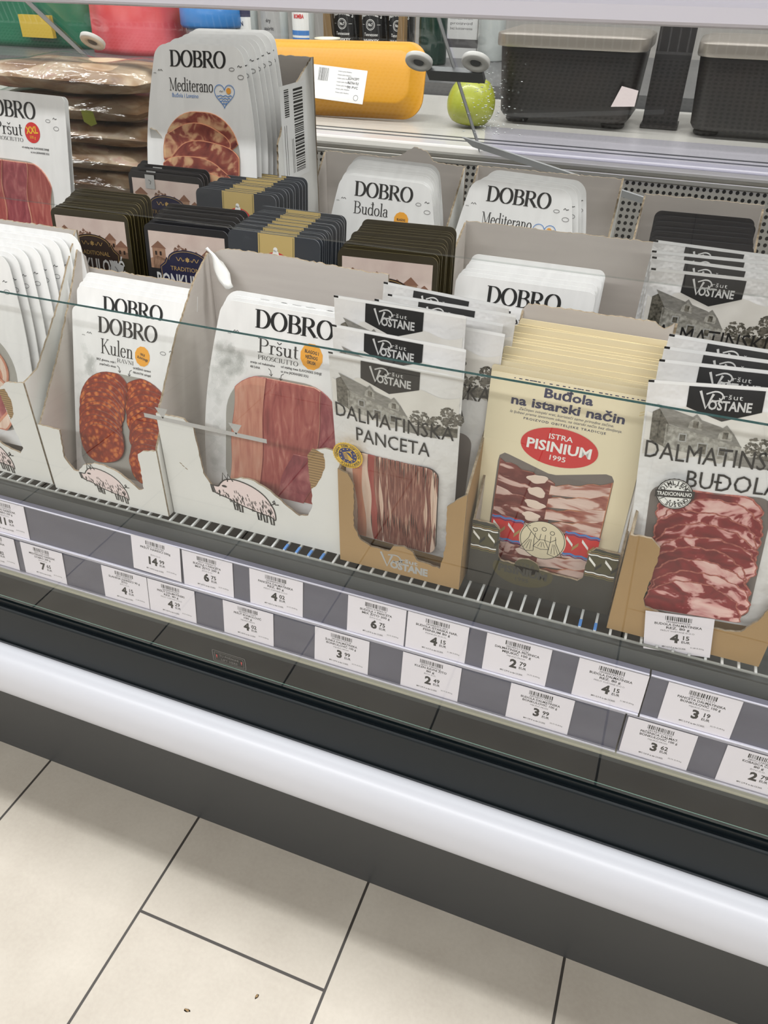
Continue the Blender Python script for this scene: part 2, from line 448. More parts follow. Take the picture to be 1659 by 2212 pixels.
T_THICK, T_THIN = 0.17, 0.045
def arc(cx, cy, rx, ry, a0, a1, n=14):
    return [(cx + rx * math.cos(RAD(a0 + (a1 - a0) * i / n)), cy + ry * math.sin(RAD(a0 + (a1 - a0) * i / n))) for i in range(n + 1)]
def _serif_table():
    st = lambda x, a=0.0, b=1.0: ([(x, a), (x, b)], None)
    cap = {
     'D': (.92, [st(.16), ([(.1, .975)] + arc(.36, .5, .44, .475, 90, -90, 18) + [(.1, .025)], None)], [(.08, 0, .1), (.08, 1, .1)]),
     'O': (.98, [(arc(.47, .5, .40, .49, 0, 360, 28), None)], []),
     'B': (.80, [st(.16), ([(.1, .975)] + arc(.36, .755, .27, .22, 90, -90) + [(.2, .535)], None), ([(.2, .53)] + arc(.38, .28, .33, .255, 90, -90) + [(.1, .025)], None)], [(.08, 0, .1), (.08, 1, .1)]),
     'R': (.90, [st(.16), ([(.1, .975)] + arc(.38, .74, .28, .235, 90, -90) + [(.2, .505)], None), ([(.40, .5), (.80, .03)], .15)], [(.14, 0, .17), (.08, 1, .1), (.86, .0, .1)]),
     'P': (.74, [st(.16), ([(.1, .975)] + arc(.36, .73, .29, .245, 90, -90) + [(.2, .485)], None)], [(.14, 0, .17), (.08, 1, .1)]),
     'M': (1.08, [([(.17, 0), (.17, 1)], .05), ([(.17, 1), (.54, .08)], .13), ([(.54, .08), (.90, 1)], .05), st(.90)], [(.17, 0, .13), (.10, 1, .1), (.90, 0, .16), (.97, 1, .1)]),
     'K': (.86, [st(.16), ([(.16, .40), (.66, .98)], .05), ([(.34, .58), (.78, .02)], .14)], [(.16, 0, .16), (.16, 1, .16), (.66, 1, .12), (.82, 0, .12)]),
     'C': (.84, [(arc(.47, .5, .40, .49, 48, 312, 22), None)], []),
     'S': (.62, [(arc(.31, .74, .22, .235, 20, 270, 16) + arc(.31, .265, .23, .24, 90, -160, 16), None)], []),
     'T': (.78, [st(.38), ([(.05, .97), (.71, .97)], .05), ([(.05, .99), (.05, .80)], .03), ([(.71, .99), (.71, .80)], .03)], [(.38, 0, .17)]),
     'U': (.90, [([(.18, 1), (.18, .3)] + arc(.45, .3, .27, .29, 180, 360), None)] + [([(.72, .3), (.72, 1)], .05)], [(.18, 1, .16), (.72, 1, .12)]),
     'V': (.84, [([(.08, 1), (.44, .02)], .15), ([(.44, .02), (.76, 1)], .05)], [(.09, 1, .14), (.76, 1, .12)]),
     'A': (.86, [([(.06, 0), (.42, 1)], .05), ([(.42, 1), (.78, 0)], .15), ([(.20, .34), (.64, .34)], .045)], [(.08, 0, .12), (.79, 0, .15)]),
     'N': (.96, [([(.18, 0), (.18, 1)], .05), ([(.16, 1), (.78, .04)], .15), ([(.78, 0), (.78, 1)], .05)], [(.18, 0, .13), (.11, 1, .1), (.78, 1, .13)]),
     'I': (.38, [st(.19)], [(.19, 0, .17), (.19, 1, .17)]),
     'E': (.70, [st(.16), ([(.1, .975), (.62, .975)], .045), ([(.16, .52), (.50, .52)], .045), ([(.1, .025), (.64, .025)], .045), ([(.62, 1), (.62, .80)], .03), ([(.64, 0), (.64, .22)], .03)], [(.08, 0, .1), (.08, 1, .1)]),
     'a': (.54, [([(.09, .47)] + arc(.25, .47, .15, .155, 150, 0, 10) + [(.40, .1)], None), (arc(.26, .19, .19, .18, 60, 330, 16), None), ([(.40, .1), (.52, .03)], .06)], []),
     'd': (.66, [st(.50, 0, 1.06), (arc(.28, .31, .21, .30, 50, 320, 18), None)], [(.46, 1.05, .08), (.55, 0, .08)]),
     'e': (.56, [([(.08, .36), (.47, .36)], .045), (arc(.28, .31, .21, .31, 8, 320, 20), None)], []),
     'i': (.32, [st(.16, 0, .62), ([(.16, .80), (.16, .93)], .14)], [(.16, 0, .15), (.11, .62, .09)]),
     'l': (.32, [st(.16, 0, 1.06)], [(.16, 0, .15), (.11, 1.05, .09)]),
     'n': (.68, [st(.16, 0, .62), ([(.16, .44)] + arc(.33, .43, .17, .175, 160, 0, 10) + [(.50, 0)], None)], [(.16, 0, .15), (.11, .62, .09), (.50, 0, .15)]),
     'o': (.60, [(arc(.30, .31, .23, .30, 0, 360, 24), None)], []),
     'r': (.46, [st(.16, 0, .62), ([(.16, .42)] + arc(.33, .45, .15, .155, 170, 50, 8), None), ([(.40, .52), (.41, .57)], .12)], [(.16, 0, .16), (.11, .62, .09)]),
     's': (.46, [(arc(.23, .46, .15, .145, 20, 270, 12) + arc(.23, .165, .16, .15, 90, -160, 12), None)], []),
     't': (.40, [([(.17, .84), (.17, .16)] + arc(.28, .15, .11, .13, 180, 300, 6), None), ([(.04, .60), (.36, .60)], .045)], []),
     'u': (.68, [([(.16, .6), (.16, .2)] + arc(.32, .19, .16, .175, 180, 340, 10), None), st(.50, 0, .60)], [(.11, .61, .09), (.45, .61, .09), (.56, 0, .08)]),
    }
    cap['đ'] = (.66, cap['d'][1] + [([(.30, .88), (.64, .88)], .045)], cap['d'][2])
    cap['š'] = (.46, cap['s'][1] + [([(.08, .90), (.23, .76)], .06), ([(.23, .76), (.38, .90)], .06)], [])
    return cap
SERIF = _serif_table()
def stroke_poly(pts, width_fn):
    """quad strip along a polyline"""
    L = []; Rr = []
    n = len(pts); closed = (abs(pts[0][0] - pts[-1][0]) + abs(pts[0][1] - pts[-1][1]) < 1e-6) and n > 3
    for i in range(n):
        if closed and i in (0, n - 1): a, b = pts[-2], pts[1]
        else: a, b = pts[max(i - 1, 0)], pts[min(i + 1, n - 1)]
        dx, dy = b[0] - a[0], b[1] - a[1]; l = math.hypot(dx, dy) or 1
        wd = width_fn(dx / l, dy / l) * 0.5
        L.append((pts[i][0] - dy / l * wd, pts[i][1] + dx / l * wd)); Rr.append((pts[i][0] + dy / l * wd, pts[i][1] - dx / l * wd))
    return L + Rr, [(i, i + n, i + 1 + n, i + 1) for i in range(n - 1)]

def serif_glyph(ch, bold):
    adv, strokes, serifs = SERIF[ch]
    th = T_THICK * bold; tn = T_THIN * (0.6 + 0.4 * bold)
    vs = []; fs = []
    def put(v, f):
        o = len(vs); vs.extend(v); fs.extend([tuple(i + o for i in q) for q in f])
    for pts, wd in strokes:
        fn = (lambda dx, dy, k=wd: k * (bold if k > 0.1 else 1)) if wd else (lambda dx, dy: tn + (th - tn) * abs(dy) ** 1.3)
        put(*stroke_poly(pts, fn))
    for x, y, hw in serifs:
        y0, y1 = (y - 0.045, y) if y > 0.3 else (y, y + 0.045)
        put([(x - hw, y0), (x + hw, y0), (x + hw, y1), (x - hw, y1)], [(0, 1, 2, 3)])
    return vs, fs, adv

class Art:
    """flat print in millimetres: u to the right from the left edge, v down from the top edge"""
    def __init__(s): s.items = []
    def poly(s, pts, mat, layer=1):
        s.items.append((list(pts), [tuple(range(len(pts)))], mat, layer)); return s
    def faces(s, vs, fs, mat, layer): s.items.append((vs, fs, mat, layer))
    def rect(s, u0, v0, u1, v1, mat, layer=1): return s.poly([(u0, v0), (u1, v0), (u1, v1), (u0, v1)], mat, layer)
    def disc(s, u, v, ru, rv, mat, layer=1, n=28, wob=0.0, ang=0.0):
        ca, sa = math.cos(RAD(ang)), math.sin(RAD(ang))
        pts = []
        for i in range(n):
            t = 2 * PI * i / n; k = 1 + (wob * (1 if i % 2 else -1))
            x, y = ru * k * math.cos(t), rv * k * math.sin(t)
            pts.append((u + x * ca - y * sa, v + x * sa + y * ca))
        return s.poly(pts, mat, layer)
    def line(s, pts, wd, mat, layer=2):
        vs, fs = stroke_poly(pts, lambda a, b: wd); s.faces(vs, fs, mat, layer); return s
    def ring(s, u, v, r, wd, mat, layer=2, n=28):
        return s.line([(u + r * math.cos(2 * PI * i / n), v + r * math.sin(2 * PI * i / n)) for i in range(n + 1)], wd, mat, layer)
    def text(s, t, u, v, cap, mat, layer=3, align='c', off=0.0, width=None, serif=False, bold=1.0, rot=0.0, shear=0.0, track=0.0):
        """u, v = baseline anchor; cap = height of a capital; width = squeeze the line to this length"""
        sc = cap if serif else cap / 0.69
        vs = []; fs = []; x = 0.0
        for ch in t:
            if serif: gv, gf, adv = serif_glyph(ch, bold) if ch != ' ' else ([], [], .35)
            else: gv, gf, adv = glyph(ch, off)
            o = len(vs)
            vs.extend([(a + x, b) for a, b in gv]); fs.extend([tuple(i + o for i in f) for f in gf])
            x += adv + track
        tot = max(x - track, 1e-6) * sc
        kx = (width / tot) if width else 1.0
        tot *= kx
        sh = {'c': -tot / 2, 'l': 0, 'r': -tot}[align]
        ca, sa = math.cos(RAD(rot)), math.sin(RAD(rot))
        out = []
        for a, b in vs:
            px, py = (a + shear * b) * sc * kx + sh, -b * sc
            out.append((u + px * ca - py * sa, v + px * sa + py * ca))
        s.faces(out, [f[::-1] for f in fs], mat, layer)
        return tot
    def arc_text(s, t, u, v, r, cap, mat, a0, a1, layer=3, off=0.0, inside=False):
        """letters set around a circle from angle a0 to a1 (degrees, 0 = right, clockwise positive)"""
        n = len(t)
        for i, ch in enumerate(t):
            if ch == ' ': continue
            a = a0 + (a1 - a0) * (i + 0.5) / n
            rr = r
            s.text(ch, u + rr * math.cos(RAD(a)), v + rr * math.sin(RAD(a)), cap, mat, layer, 'c', off, rot=a + (90 if not inside else -90))
    def put(s, mb, W, H, y=0.0, bulge=None, grid=None, step=0.00012):
        """lay the print on an upright sheet facing -y: x = u - W/2, z = H - v"""
        for vs, fs, mat, layer in s.items:
            if grid and bulge:
                bm = bmesh.new()
                bv = [bm.verts.new((a, b, 0)) for a, b in vs]
                for f in fs:
                    try: bm.faces.new([bv[i] for i in f])
                    except ValueError: pass
                us = [p[0] for p in vs]; ws = [p[1] for p in vs]
                for axis, lo, hi in ((0, min(us), max(us)), (1, min(ws), max(ws))):
                    k = math.ceil(lo / grid) * grid
                    while k < hi:
                        co = (k, 0, 0) if axis == 0 else (0, k, 0); no = (1, 0, 0) if axis == 0 else (0, 1, 0)
                        bmesh.ops.bisect_plane(bm, geom=bm.verts[:] + bm.edges[:] + bm.faces[:], plane_co=co, plane_no=no, dist=1e-5)
                        k += grid
                bm.verts.index_update()
                vs2 = [(v.co.x, v.co.y) for v in bm.verts]; fs2 = [tuple(v.index for v in f.verts) for f in bm.faces]
                bm.free()
            else: vs2, fs2 = vs, fs
            pts = []
            for a, b in vs2:
                d = bulge(a, b) if bulge else 0.0
                pts.append(((a - W / 2) / 1000, y - layer * step - d / 1000, (H - b) / 1000))
            mb.add(pts, fs2, mat)

def rrect(u0, v0, u1, v1, r, n=6):
    if not isinstance(r, (tuple, list)): r = (r,) * 4      # tl, tr, br, bl
    p = []
    for (cx, cy, a0, rr) in ((u0 + r[0], v0 + r[0], 180, r[0]), (u1 - r[1], v0 + r[1], 270, r[1]), (u1 - r[2], v1 - r[2], 0, r[2]), (u0 + r[3], v1 - r[3], 90, r[3])):
        for i in range(n + 1):
            t = RAD(a0 + 90 * i / n); p.append((cx + rr * math.cos(t), cy + rr * math.sin(t)))
    return p
def jag(pts, step=0.005, amp=0.0012, closed=False):
    """a torn or perforated edge: resample and jitter"""
    out = []
    n = len(pts)
    for i in range(n if closed else n - 1):
        a, b = Vector(pts[i]), Vector(pts[(i + 1) % n])
        k = max(1, int((b - a).length / step))
        for j in range(k):
            p = a.lerp(b, j / k)
            if j: p = p + Vector((rnd.uniform(-amp, amp), rnd.uniform(-amp, amp)))
            out.append(tuple(p))
    if not closed: out.append(tuple(pts[-1]))
    return out

# ------------------------------------------------------------------ the shop shell
XL, XR = -3.6, 2.6
m = MB(); m.box((XL, -4.0, -0.1), (XR, 4.2, 0.0), 'floor_tile'); struct(m, 'floor')
m = MB(); m.box((XL, -4.0, 3.0), (XR, 4.2, 3.1), 'ceiling_white'); struct(m, 'ceiling')
m = MB(); m.box((XL, 4.1, 0.0), (XR, 4.2, 3.0), 'wall_beige'); struct(m, 'wall_back')
m = MB(); m.box((XL, -4.0, 0.0), (XR, -3.9, 3.0), 'wall_brown'); struct(m, 'wall_front')
m = MB(); m.box((XL - 0.1, -4.0, 0.0), (XL, 4.2, 3.0), 'wall_beige'); struct(m, 'wall_left')
m = MB(); m.box((XR, -4.0, 0.0), (XR + 0.1, 4.2, 3.0), 'wall_beige'); struct(m, 'wall_right')

# ------------------------------------------------------------------ the open cooler
CX0, CX1 = -2.2, 1.0
case = thing('refrigerated_display_case', 'long grey open cooler with white bumper and glass front, holding the meat packs', 'refrigerated display case', (-0.6, 0.6, 0))
CL = Vector((0.6, -0.6, 0))
def part(mb, name, smooth=False, label=None, parent=None):
    """parts are modelled in room coordinates, then hung on the case"""
    o = mb.build(name, parent or case, smooth)
    if parent is None: o.location = CL
    if label: o['label'] = label
    return o
m = MB(); m.prism_x([(0.584, 0.0), (0.66, 0.0), (0.66, 0.30), (0.578, 0.30), (0.584, 0.02)], CX0, CX1, 'plinth_grey'); part(m, 'base_panel')
# bumper: bulging extrusion
prof = []
for i in range(19):
    t = i / 18
    a = -PI / 2 + PI * t
    bul = math.copysign(abs(math.cos(a)) ** 0.75, 1) * 0.036
    prof.append((0.572 - bul, 0.275 + 0.0515 * math.sin(a)))
prof = prof[::-1]
m = MB(); m.prism_x(prof + [(0.584, 0.2235), (0.584, 0.3265)], CX0, CX1, 'bumper_white')
bump = part(m, 'bumper', label='white plastic bumper rail')
for p in bump.data.polygons: p.use_smooth = len(p.vertices) == 4
m = MB(); m.box((CX0, 0.5715, 0.3267), (CX1, 0.60, 0.331), 'seal_black'); part(m, 'bumper_seam')
m = MB()
m.prism_x([(0.574, 0.331), (0.66, 0.331), (0.66, 0.3955), (0.5855, 0.3975), (0.582, 0.3995), (0.5795, 0.3990), (0.5785, 0.397)], CX0, CX1, 'panel_anthracite'); part(m, 'front_panel')
m = MB(); m.box((CX0, 0.5862, 0.3962), (CX1, 0.640, 0.409), 'seal_black'); part(m, 'glass_seal')
m = MB(); m.box((CX0, 0.5915, 0.4095), (CX1, 0.5925, 0.4125), 'glass_edge_light'); part(m, 'glass_foot')
# low front pane
def pane(name, x0, x1, a, b, th, mat, edge, label=None):
    """slab of glass between profile points a (bottom) and b (top), th thick"""
    ay, az = a; by, bz = b
    d = Vector((by - ay, bz - az)).normalized(); n = Vector((-d.y, d.x)) * th
    mb = MB()
    q = [(x0, ay, az), (x1, ay, az), (x1, by, bz), (x0, by, bz)]
    r = [(x, y - n.x, z - n.y) for x, y, z in q]
    mb.add(q, [(0, 3, 2, 1)], mat); mb.add(r, [(0, 1, 2, 3)], mat)
    vs = q + r
    mb.add(vs, [(3, 2, 6, 7), (1, 5, 6, 2), (0, 3, 7, 4)], edge); mb.add(vs, [(0, 4, 5, 1)], 'seal_black' if edge == 'glass_edge' else edge)
    return part(mb, name, label=label)
pane('front_glass', CX0, CX1, (0.592, 0.4125), (0.592, 0.908), -0.0042, 'pane_glass', 'glass_edge', 'clear low front glass pane with dark green edge')
# inside: liner, riser, air panel
m = MB(); m.box((CX0, 0.640, 0.397), (CX1, 0.655, 0.520), 'liner_dark'); m.box((CX0, 0.631, 0.395), (CX1, 0.640, 0.462), 'liner_dark'); m.box((CX0, 0.630, 0.522), (CX1, 0.645, 0.600), 'liner_dark'); m.box((CX0, 0.612, 0.5205), (CX1, 0.645, 0.5255), 'seal_black'); part(m, 'inner_front_panel')  # black strip paints the shade in the gap between the price rails
m = MB(); m.box((CX0, 0.655, 0.30), (CX1, 1.50, 0.52), 'liner_dark'); part(m, 'tub')
m = MB(); m.box((CX0, 0.815, 0.52), (CX1, 1.42, 0.672), 'liner_dark'); part(m, 'shelf_riser')
m = MB()
m.add([(CX0, 1.400, 0.672), (CX1, 1.400, 0.672), (CX1, 1.450, 0.892), (CX0, 1.450, 0.892)], [(0, 1, 2, 3)], 'perforated_steel')
m.add([(CX0, 1.410, 0.672), (CX1, 1.410, 0.672), (CX1, 1.460, 0.892), (CX0, 1.460, 0.892)], [(3, 2, 1, 0)], 'steel_dark')
part(m, 'perforated_panel', label='grey perforated steel air panel')
m = MB()
m.prism_x([(1.449, 0.892), (1.46, 0.886), (2.03, 0.886), (2.03, 0.920), (1.462, 0.920), (1.452, 0.917), (1.448, 0.910), (1.448, 0.906), (1.452, 0.904), (1.452, 0.900), (1.448, 0.898)], CX0 - 0.6, CX1, 'steel'); part(m, 'rear_ledge', label='bright steel rear ledge')
m = MB()
for y0 in (1.50, 1.53): m.box((CX0 - 0.6, y0, 0.920), (CX1, y0 + 0.004, 0.9215), 'steel_dark')
part(m, 'ledge_groove')
# canopy
m = MB()
m.prism_x([(0.716, 1.159), (0.722, 1.1575), (0.745, 1.160), (0.745, 1.30), (0.716, 1.30), (0.716, 1.190), (0.719, 1.187), (0.719, 1.174), (0.714, 1.171), (0.714, 1.161)], CX0, CX1, 'alu_white'); part(m, 'top_rail', label='pale aluminium top rail along the cooler')
pane('upper_front_glass', CX0, CX1, (0.726, 0.962), (0.726, 1.160), -0.005, 'pane_glass_upper', 'edge_clear')
xa, xb = -1.055, -0.365
def on_pane_pt(y): return (y, 1.163 - (y - 1.130) * 0.75)
for x0, x1 in ((CX0, xa - 0.0015), (xa + 0.0015, xb - 0.0015), (xb + 0.0015, CX1)):
    pane('canopy_glass', x0, x1, (1.452, 0.9215), (1.130, 1.163), 0.006, 'pane_glass_upper', 'clear_plastic')
for xj in (xa, xb):
    m = MB(); q0, q1 = on_pane_pt(1.140), on_pane_pt(1.450)
    m.add([(xj - 0.0006, q0[0], q0[1] - 0.0085), (xj + 0.0006, q0[0], q0[1] - 0.0085), (xj + 0.0006, q1[0], q1[1] - 0.0085), (xj - 0.0006, q1[0], q1[1] - 0.0085),
           (xj - 0.0006, q0[0], q0[1] + 0.001), (xj + 0.0006, q0[0], q0[1] + 0.001), (xj + 0.0006, q1[0], q1[1] + 0.001), (xj - 0.0006, q1[0], q1[1] + 0.001)],
          [(0, 3, 2, 1), (4, 5, 6, 7), (0, 1, 5, 4), (1, 2, 6, 5), (2, 3, 7, 6), (3, 0, 4, 7)], 'liner_grey'); part(m, 'glass_joint')
m = MB(); m.box((CX0, 0.7452, 1.166), (CX1, 1.125, 1.174), 'shade_tint'); part(m, 'shade_sheet', label='added smoked sheet shading the rear packs')  # added sheet, out of view, weakens the lamp light on the rear rows
m = MB(); m.box((CX0, 1.126, 1.163), (CX1, 1.146, 1.187), 'alu'); part(m, 'canopy_trim')
# clamp discs on the sloping panes
def on_pane(x, y): return Vector((x, y, 1.163 - (y - 1.130) * 0.75))
nrm = Vector((0, -0.6, -0.8))
def disc_clamp(x, y):
    c = on_pane(x, y) + nrm * 0.007
    mb = MB()
    rot = Vector((0, 0, 1)).rotation_difference(nrm).to_matrix()
    t = MB()
    t.lathe([(0.0205, 0), (0.0205, 0.005), (0.019, 0.007), (0.0105, 0.007), (0.0095, 0.004), (0.0, 0.003)], 'clamp_white', 36)
    mb.add([rot @ Vector(v) + c for v in t.v], t.f, 'clamp_white')
    o = part(mb, 'glass_clamp', True, label='round pale clamp disc on the sloping glass')
    b = MB(); q = MB(); q.lathe([(0.0075, 0.0), (0.0075, 0.0055), (0.0, 0.006)], 'steel_dark', 20)
    b.add([rot @ Vector(v) + c for v in q.v], q.f, 'steel_dark')
    b.build('bolt', o)
for x, y in ((-0.992, 1.235), (-0.413, 1.240), (-0.325, 1.235)): disc_clamp(x, y)
m = MB()
c0, c1 = on_pane(-0.405, 1.262), on_pane(-0.318, 1.262)
rotm = Vector((0, 0, 1)).rotation_difference(nrm).to_matrix()
m.add([c0 + Vector((0, -0.010, 0.0075)) + nrm * 0.014, c1 + Vector((0, -0.010, 0.0075)) + nrm * 0.014, c1 + Vector((0, 0.010, -0.0075)) + nrm * 0.014, c0 + Vector((0, 0.010, -0.0075)) + nrm * 0.014,
       c0 + Vector((0, -0.010, 0.0075)) + nrm * 0.007, c1 + Vector((0, -0.010, 0.0075)) + nrm * 0.007, c1 + Vector((0, 0.010, -0.0075)) + nrm * 0.007, c0 + Vector((0, 0.010, -0.0075)) + nrm * 0.007],
      [(0, 3, 2, 1), (4, 5, 6, 7), (0, 1, 5, 4), (2, 3, 7, 6), (1, 2, 6, 5), (3, 0, 4, 7)], 'steel_dark'); part(m, 'clamp_bar')
m = MB()
for dz, x0, z0, x1, z1 in ((0, -0.384, 0.946, -0.065, 0.878),):
    m.slab([(x0, 1.396, z0), (x0 + 0.02, 1.396, z0 - 0.014), (x1, 1.396, z1 - 0.010), (x1, 1.396, z1)][::-1], [(x0, 1.404, z0), (x0 + 0.02, 1.404, z0 - 0.014), (x1, 1.404, z1 - 0.010), (x1, 1.404, z1)][::-1], 'liner_grey', 'liner_grey', 'liner_grey')
part(m, 'side_bracket')
m = MB(); m.prism_x([(1.440, 0.918), (1.447, 0.918), (1.447, 0.951), (1.443, 0.958), (1.440, 0.951)], xb + 0.01, CX1, 'clear_plastic'); part(m, 'clear_rail', label='clear plastic rail on the ledge front')
# condensation on the sloping glass
m = MB()
for i in range(150):
    x = rnd.gauss(-0.325, 0.012 + 0.014 * rnd.random()); y = rnd.uniform(1.25, 1.40)
    c = on_pane(x, y) + nrm * 0.0068; r = rnd.uniform(0.0008, 0.0022)
    m.lathe([(r, 0), (r * 0.7, -r * 0.4), (0.0, -r * 0.55)], 'bottle_clear', 8, c)
o = part(m, 'condensation', True); o['kind'] = 'stuff'

# price rails
def rail(x0, x1, zt, zb, y):
    mb = MB()
    mb.prism_x([(y - 0.004, zb), (y + 0.012, zb), (y + 0.012, zt), (y + 0.004, zt)], x0, x1, 'rail_grey')
    o = part(mb, 'price_rail', label='long grey-violet price rail')
    b = MB(); b.prism_x([(y - 0.0078, zb - 0.0012), (y + 0.010, zb - 0.002), (y + 0.010, zb), (y - 0.004, zb + 0.0005), (y - 0.0072, zb + 0.0014), (y - 0.0078, zb + 0.0008)], x0, x1, 'rail_lip')
    b.prism_x([(y + 0.002, zt - 0.0004), (y + 0.004, zt - 0.0004), (y + 0.004, zt + 0.0008), (y + 0.002, zt + 0.0008)], x0, x1, 'rail_lip')
    b.build('rail_lip', o)
    return o
UP = (0.583, 0.528, 0.614); LO = (0.519, 0.463, 0.610)
rail(CX0, 0.0755, *UP); rail(0.0775, CX1, *UP)
rail(CX0, 0.0635, *LO); rail(0.0655, CX1, *LO)
m = MB(); m.prism_x([(0.607, 0.446), (0.631, 0.446), (0.631, 0.457), (0.602, 0.457), (0.604, 0.451)], CX0, CX1, 'rail_cream'); part(m, 'rail_foot', label='cream plastic strip under the lower price rail')
# marks on the front glass
a = Art()
a.line([(0, 20), (150, 20)], 5, 'ink_light', 1)
for u in (24, 114): a.poly([(u - 8, 7), (u + 8, 7), (u, 20)], 'ink_light', 1)
m = MB(); a.put(m, 150, 40, 0.5908)
for i, (x, y, z) in enumerate(m.v): m.v[i] = (x - 0.425, y, z + 0.772)
part(m, 'load_line_mark', label='pale load line printed on the front glass')
a = Art()
a.line(rrect(0, 0, 50, 22, 2) + [(0, 2)], 0.8, 'ink_grey', 1); a.line(rrect(3, 3, 47, 19, 1) + [(3, 4)], 0.5, 'ink_grey', 1)
a.text('TU PODIGNI', 25, 10, 4, 'ink_grey', 1, width=30); a.text('LIFT HERE', 25, 17, 4, 'ink_grey', 1, width=26)
for u in (6, 44): a.poly([(u - 1, 8), (u + 1, 8), (u, 15)], 'ink_red', 1)
m = MB(); a.put(m, 50, 22, 0.5908)
for i, (x, y, z) in enumerate(m.v): m.v[i] = (x - 0.440, y, z + 0.4175)
part(m, 'glass_sticker', label='small clear instruction sticker at the glass foot')

# wire shelves
def wire_shelf(name, y0, y1, z, label):
    t = thing(name, label, 'shelf', (-0.6, y0, z))
    mb = MB()
    mb.tube([(CX0 + 0.6, 0, -0.0012), (CX1 + 0.6, 0, -0.0012)], 0.0016, 'wire_dull')
    mb.build('front_rod', t, True)
    mb = MB(); x = CX0 + 0.61
    while x < CX1 + 0.6:
        mb.box((x - 0.0013, -0.001, -0.001), (x + 0.0013, y1 - y0, 0.0016), 'wire_grey')
        x += 0.0163
    mb.build('cross_wires', t)
    if y0 < 0.7:
        for xs in (-0.372, -0.3557, -0.3394, -0.3231, 0.0,  0.0163):
            k = round((xs - (CX0 + 0.01)) / 0.0163); xx = CX0 + 0.61 + k * 0.0163
            mb = MB(); mb.box((xx - 0.0016, 0.0, 0.0), (xx + 0.0016, 0.011, 0.0021), 'ink_blue'); mb.build('blue_tape', t)
    mb = MB()
    for k in (0.35, 0.75, 1.0): mb.tube([(CX0 + 0.6, (y1 - y0) * k, -0.004), (CX1 + 0.6, (y1 - y0) * k, -0.004)], 0.0025, 'wire_grey')
    mb.build('support_rod', t, True)
SZ = 0.6125
wire_shelf('wire_shelf', 0.632, 0.808, SZ - 0.0018, 'pale wire shelf under the front row of cartons')
RZ = 0.690
wire_shelf('wire_shelf', 0.812, 1.385, RZ - 0.0018, 'pale wire shelf under the rear rows, raised behind the front row')

# ------------------------------------------------------------------ price tags
def price_tag(x, row, prod, maker, code, big, cents, label, w=74.0, h=53.0, missing_top=False, raise_mm=0.0, tilt=0.0):
    zt, zb, y = UP if row == 'u' else LO
    a = Art()
    a.rect(0, 0, w, h, 'paper_tag', 0)
    r2 = random.Random(code)
    u = w * 0.30
    while u < w * 0.68:
        bw = r2.choice((0.5, 0.5, 0.9, 1.3)); a.rect(u, 3.2, u + bw, 9.0, 'ink_black', 1); u += bw + r2.choice((0.5, 0.7, 1.0))
    a.text(code, w * 0.49, 12.2, 2.5, 'ink_text', 1, width=w * 0.36)
    v = 16.2
    for ln in prod:
        a.text(ln, w * 0.49, v, 3.0, 'ink_black', 1, off=0.022, width=min(w * 0.86, len(ln) * 2.55)); v += 4.4
    a.text(maker, w * 0.49, 24.6, 1.9, 'ink_text', 1, width=len(maker) * 1.75)
    tw = a.text(big, w * 0.52, 38.5, 11.0, 'ink_black', 1, 'r', off=0.045)
    a.text(cents, w * 0.56, 33.4, 5.4, 'ink_black', 1, 'l', off=0.025); a.text('EUR', w * 0.56, 38.3, 3.2, 'ink_black', 1, 'l', off=0.02)
    a.text('MPC ' + big + ',' + cents + ' € na dan 2.5.2025.', w * 0.28, 47.0, 2.0, 'ink_black', 1, 'l', off=0.02, width=w * 0.36)
    a.text('51,88 EUR/kg' if cents == '15' else '20,75 EUR/kg', w * 0.80, 43.6, 1.7, 'ink_text', 1, width=w * 0.2)
    mb = MB(); a.put(mb, w, h, 0.0, step=0.00006)
    n0 = len(mb.v)
    mb.add([(-w / 2000, 0.0003, 0), (w / 2000, 0.0003, 0), (w / 2000, 0.0003, h / 1000), (-w / 2000, 0.0003, h / 1000)], [(3, 2, 1, 0)], 'paper_tag')
    o = mb.build('price_tag')
    o.location = (x + w / 2000, y - 0.0048 - (0.0015 if tilt else 0), zb + 0.0012 + raise_mm / 1000)
    o.rotation_euler = (-0.13, tilt, 0)
    return tag(o, label, 'price tag', 'price tags on the rails')
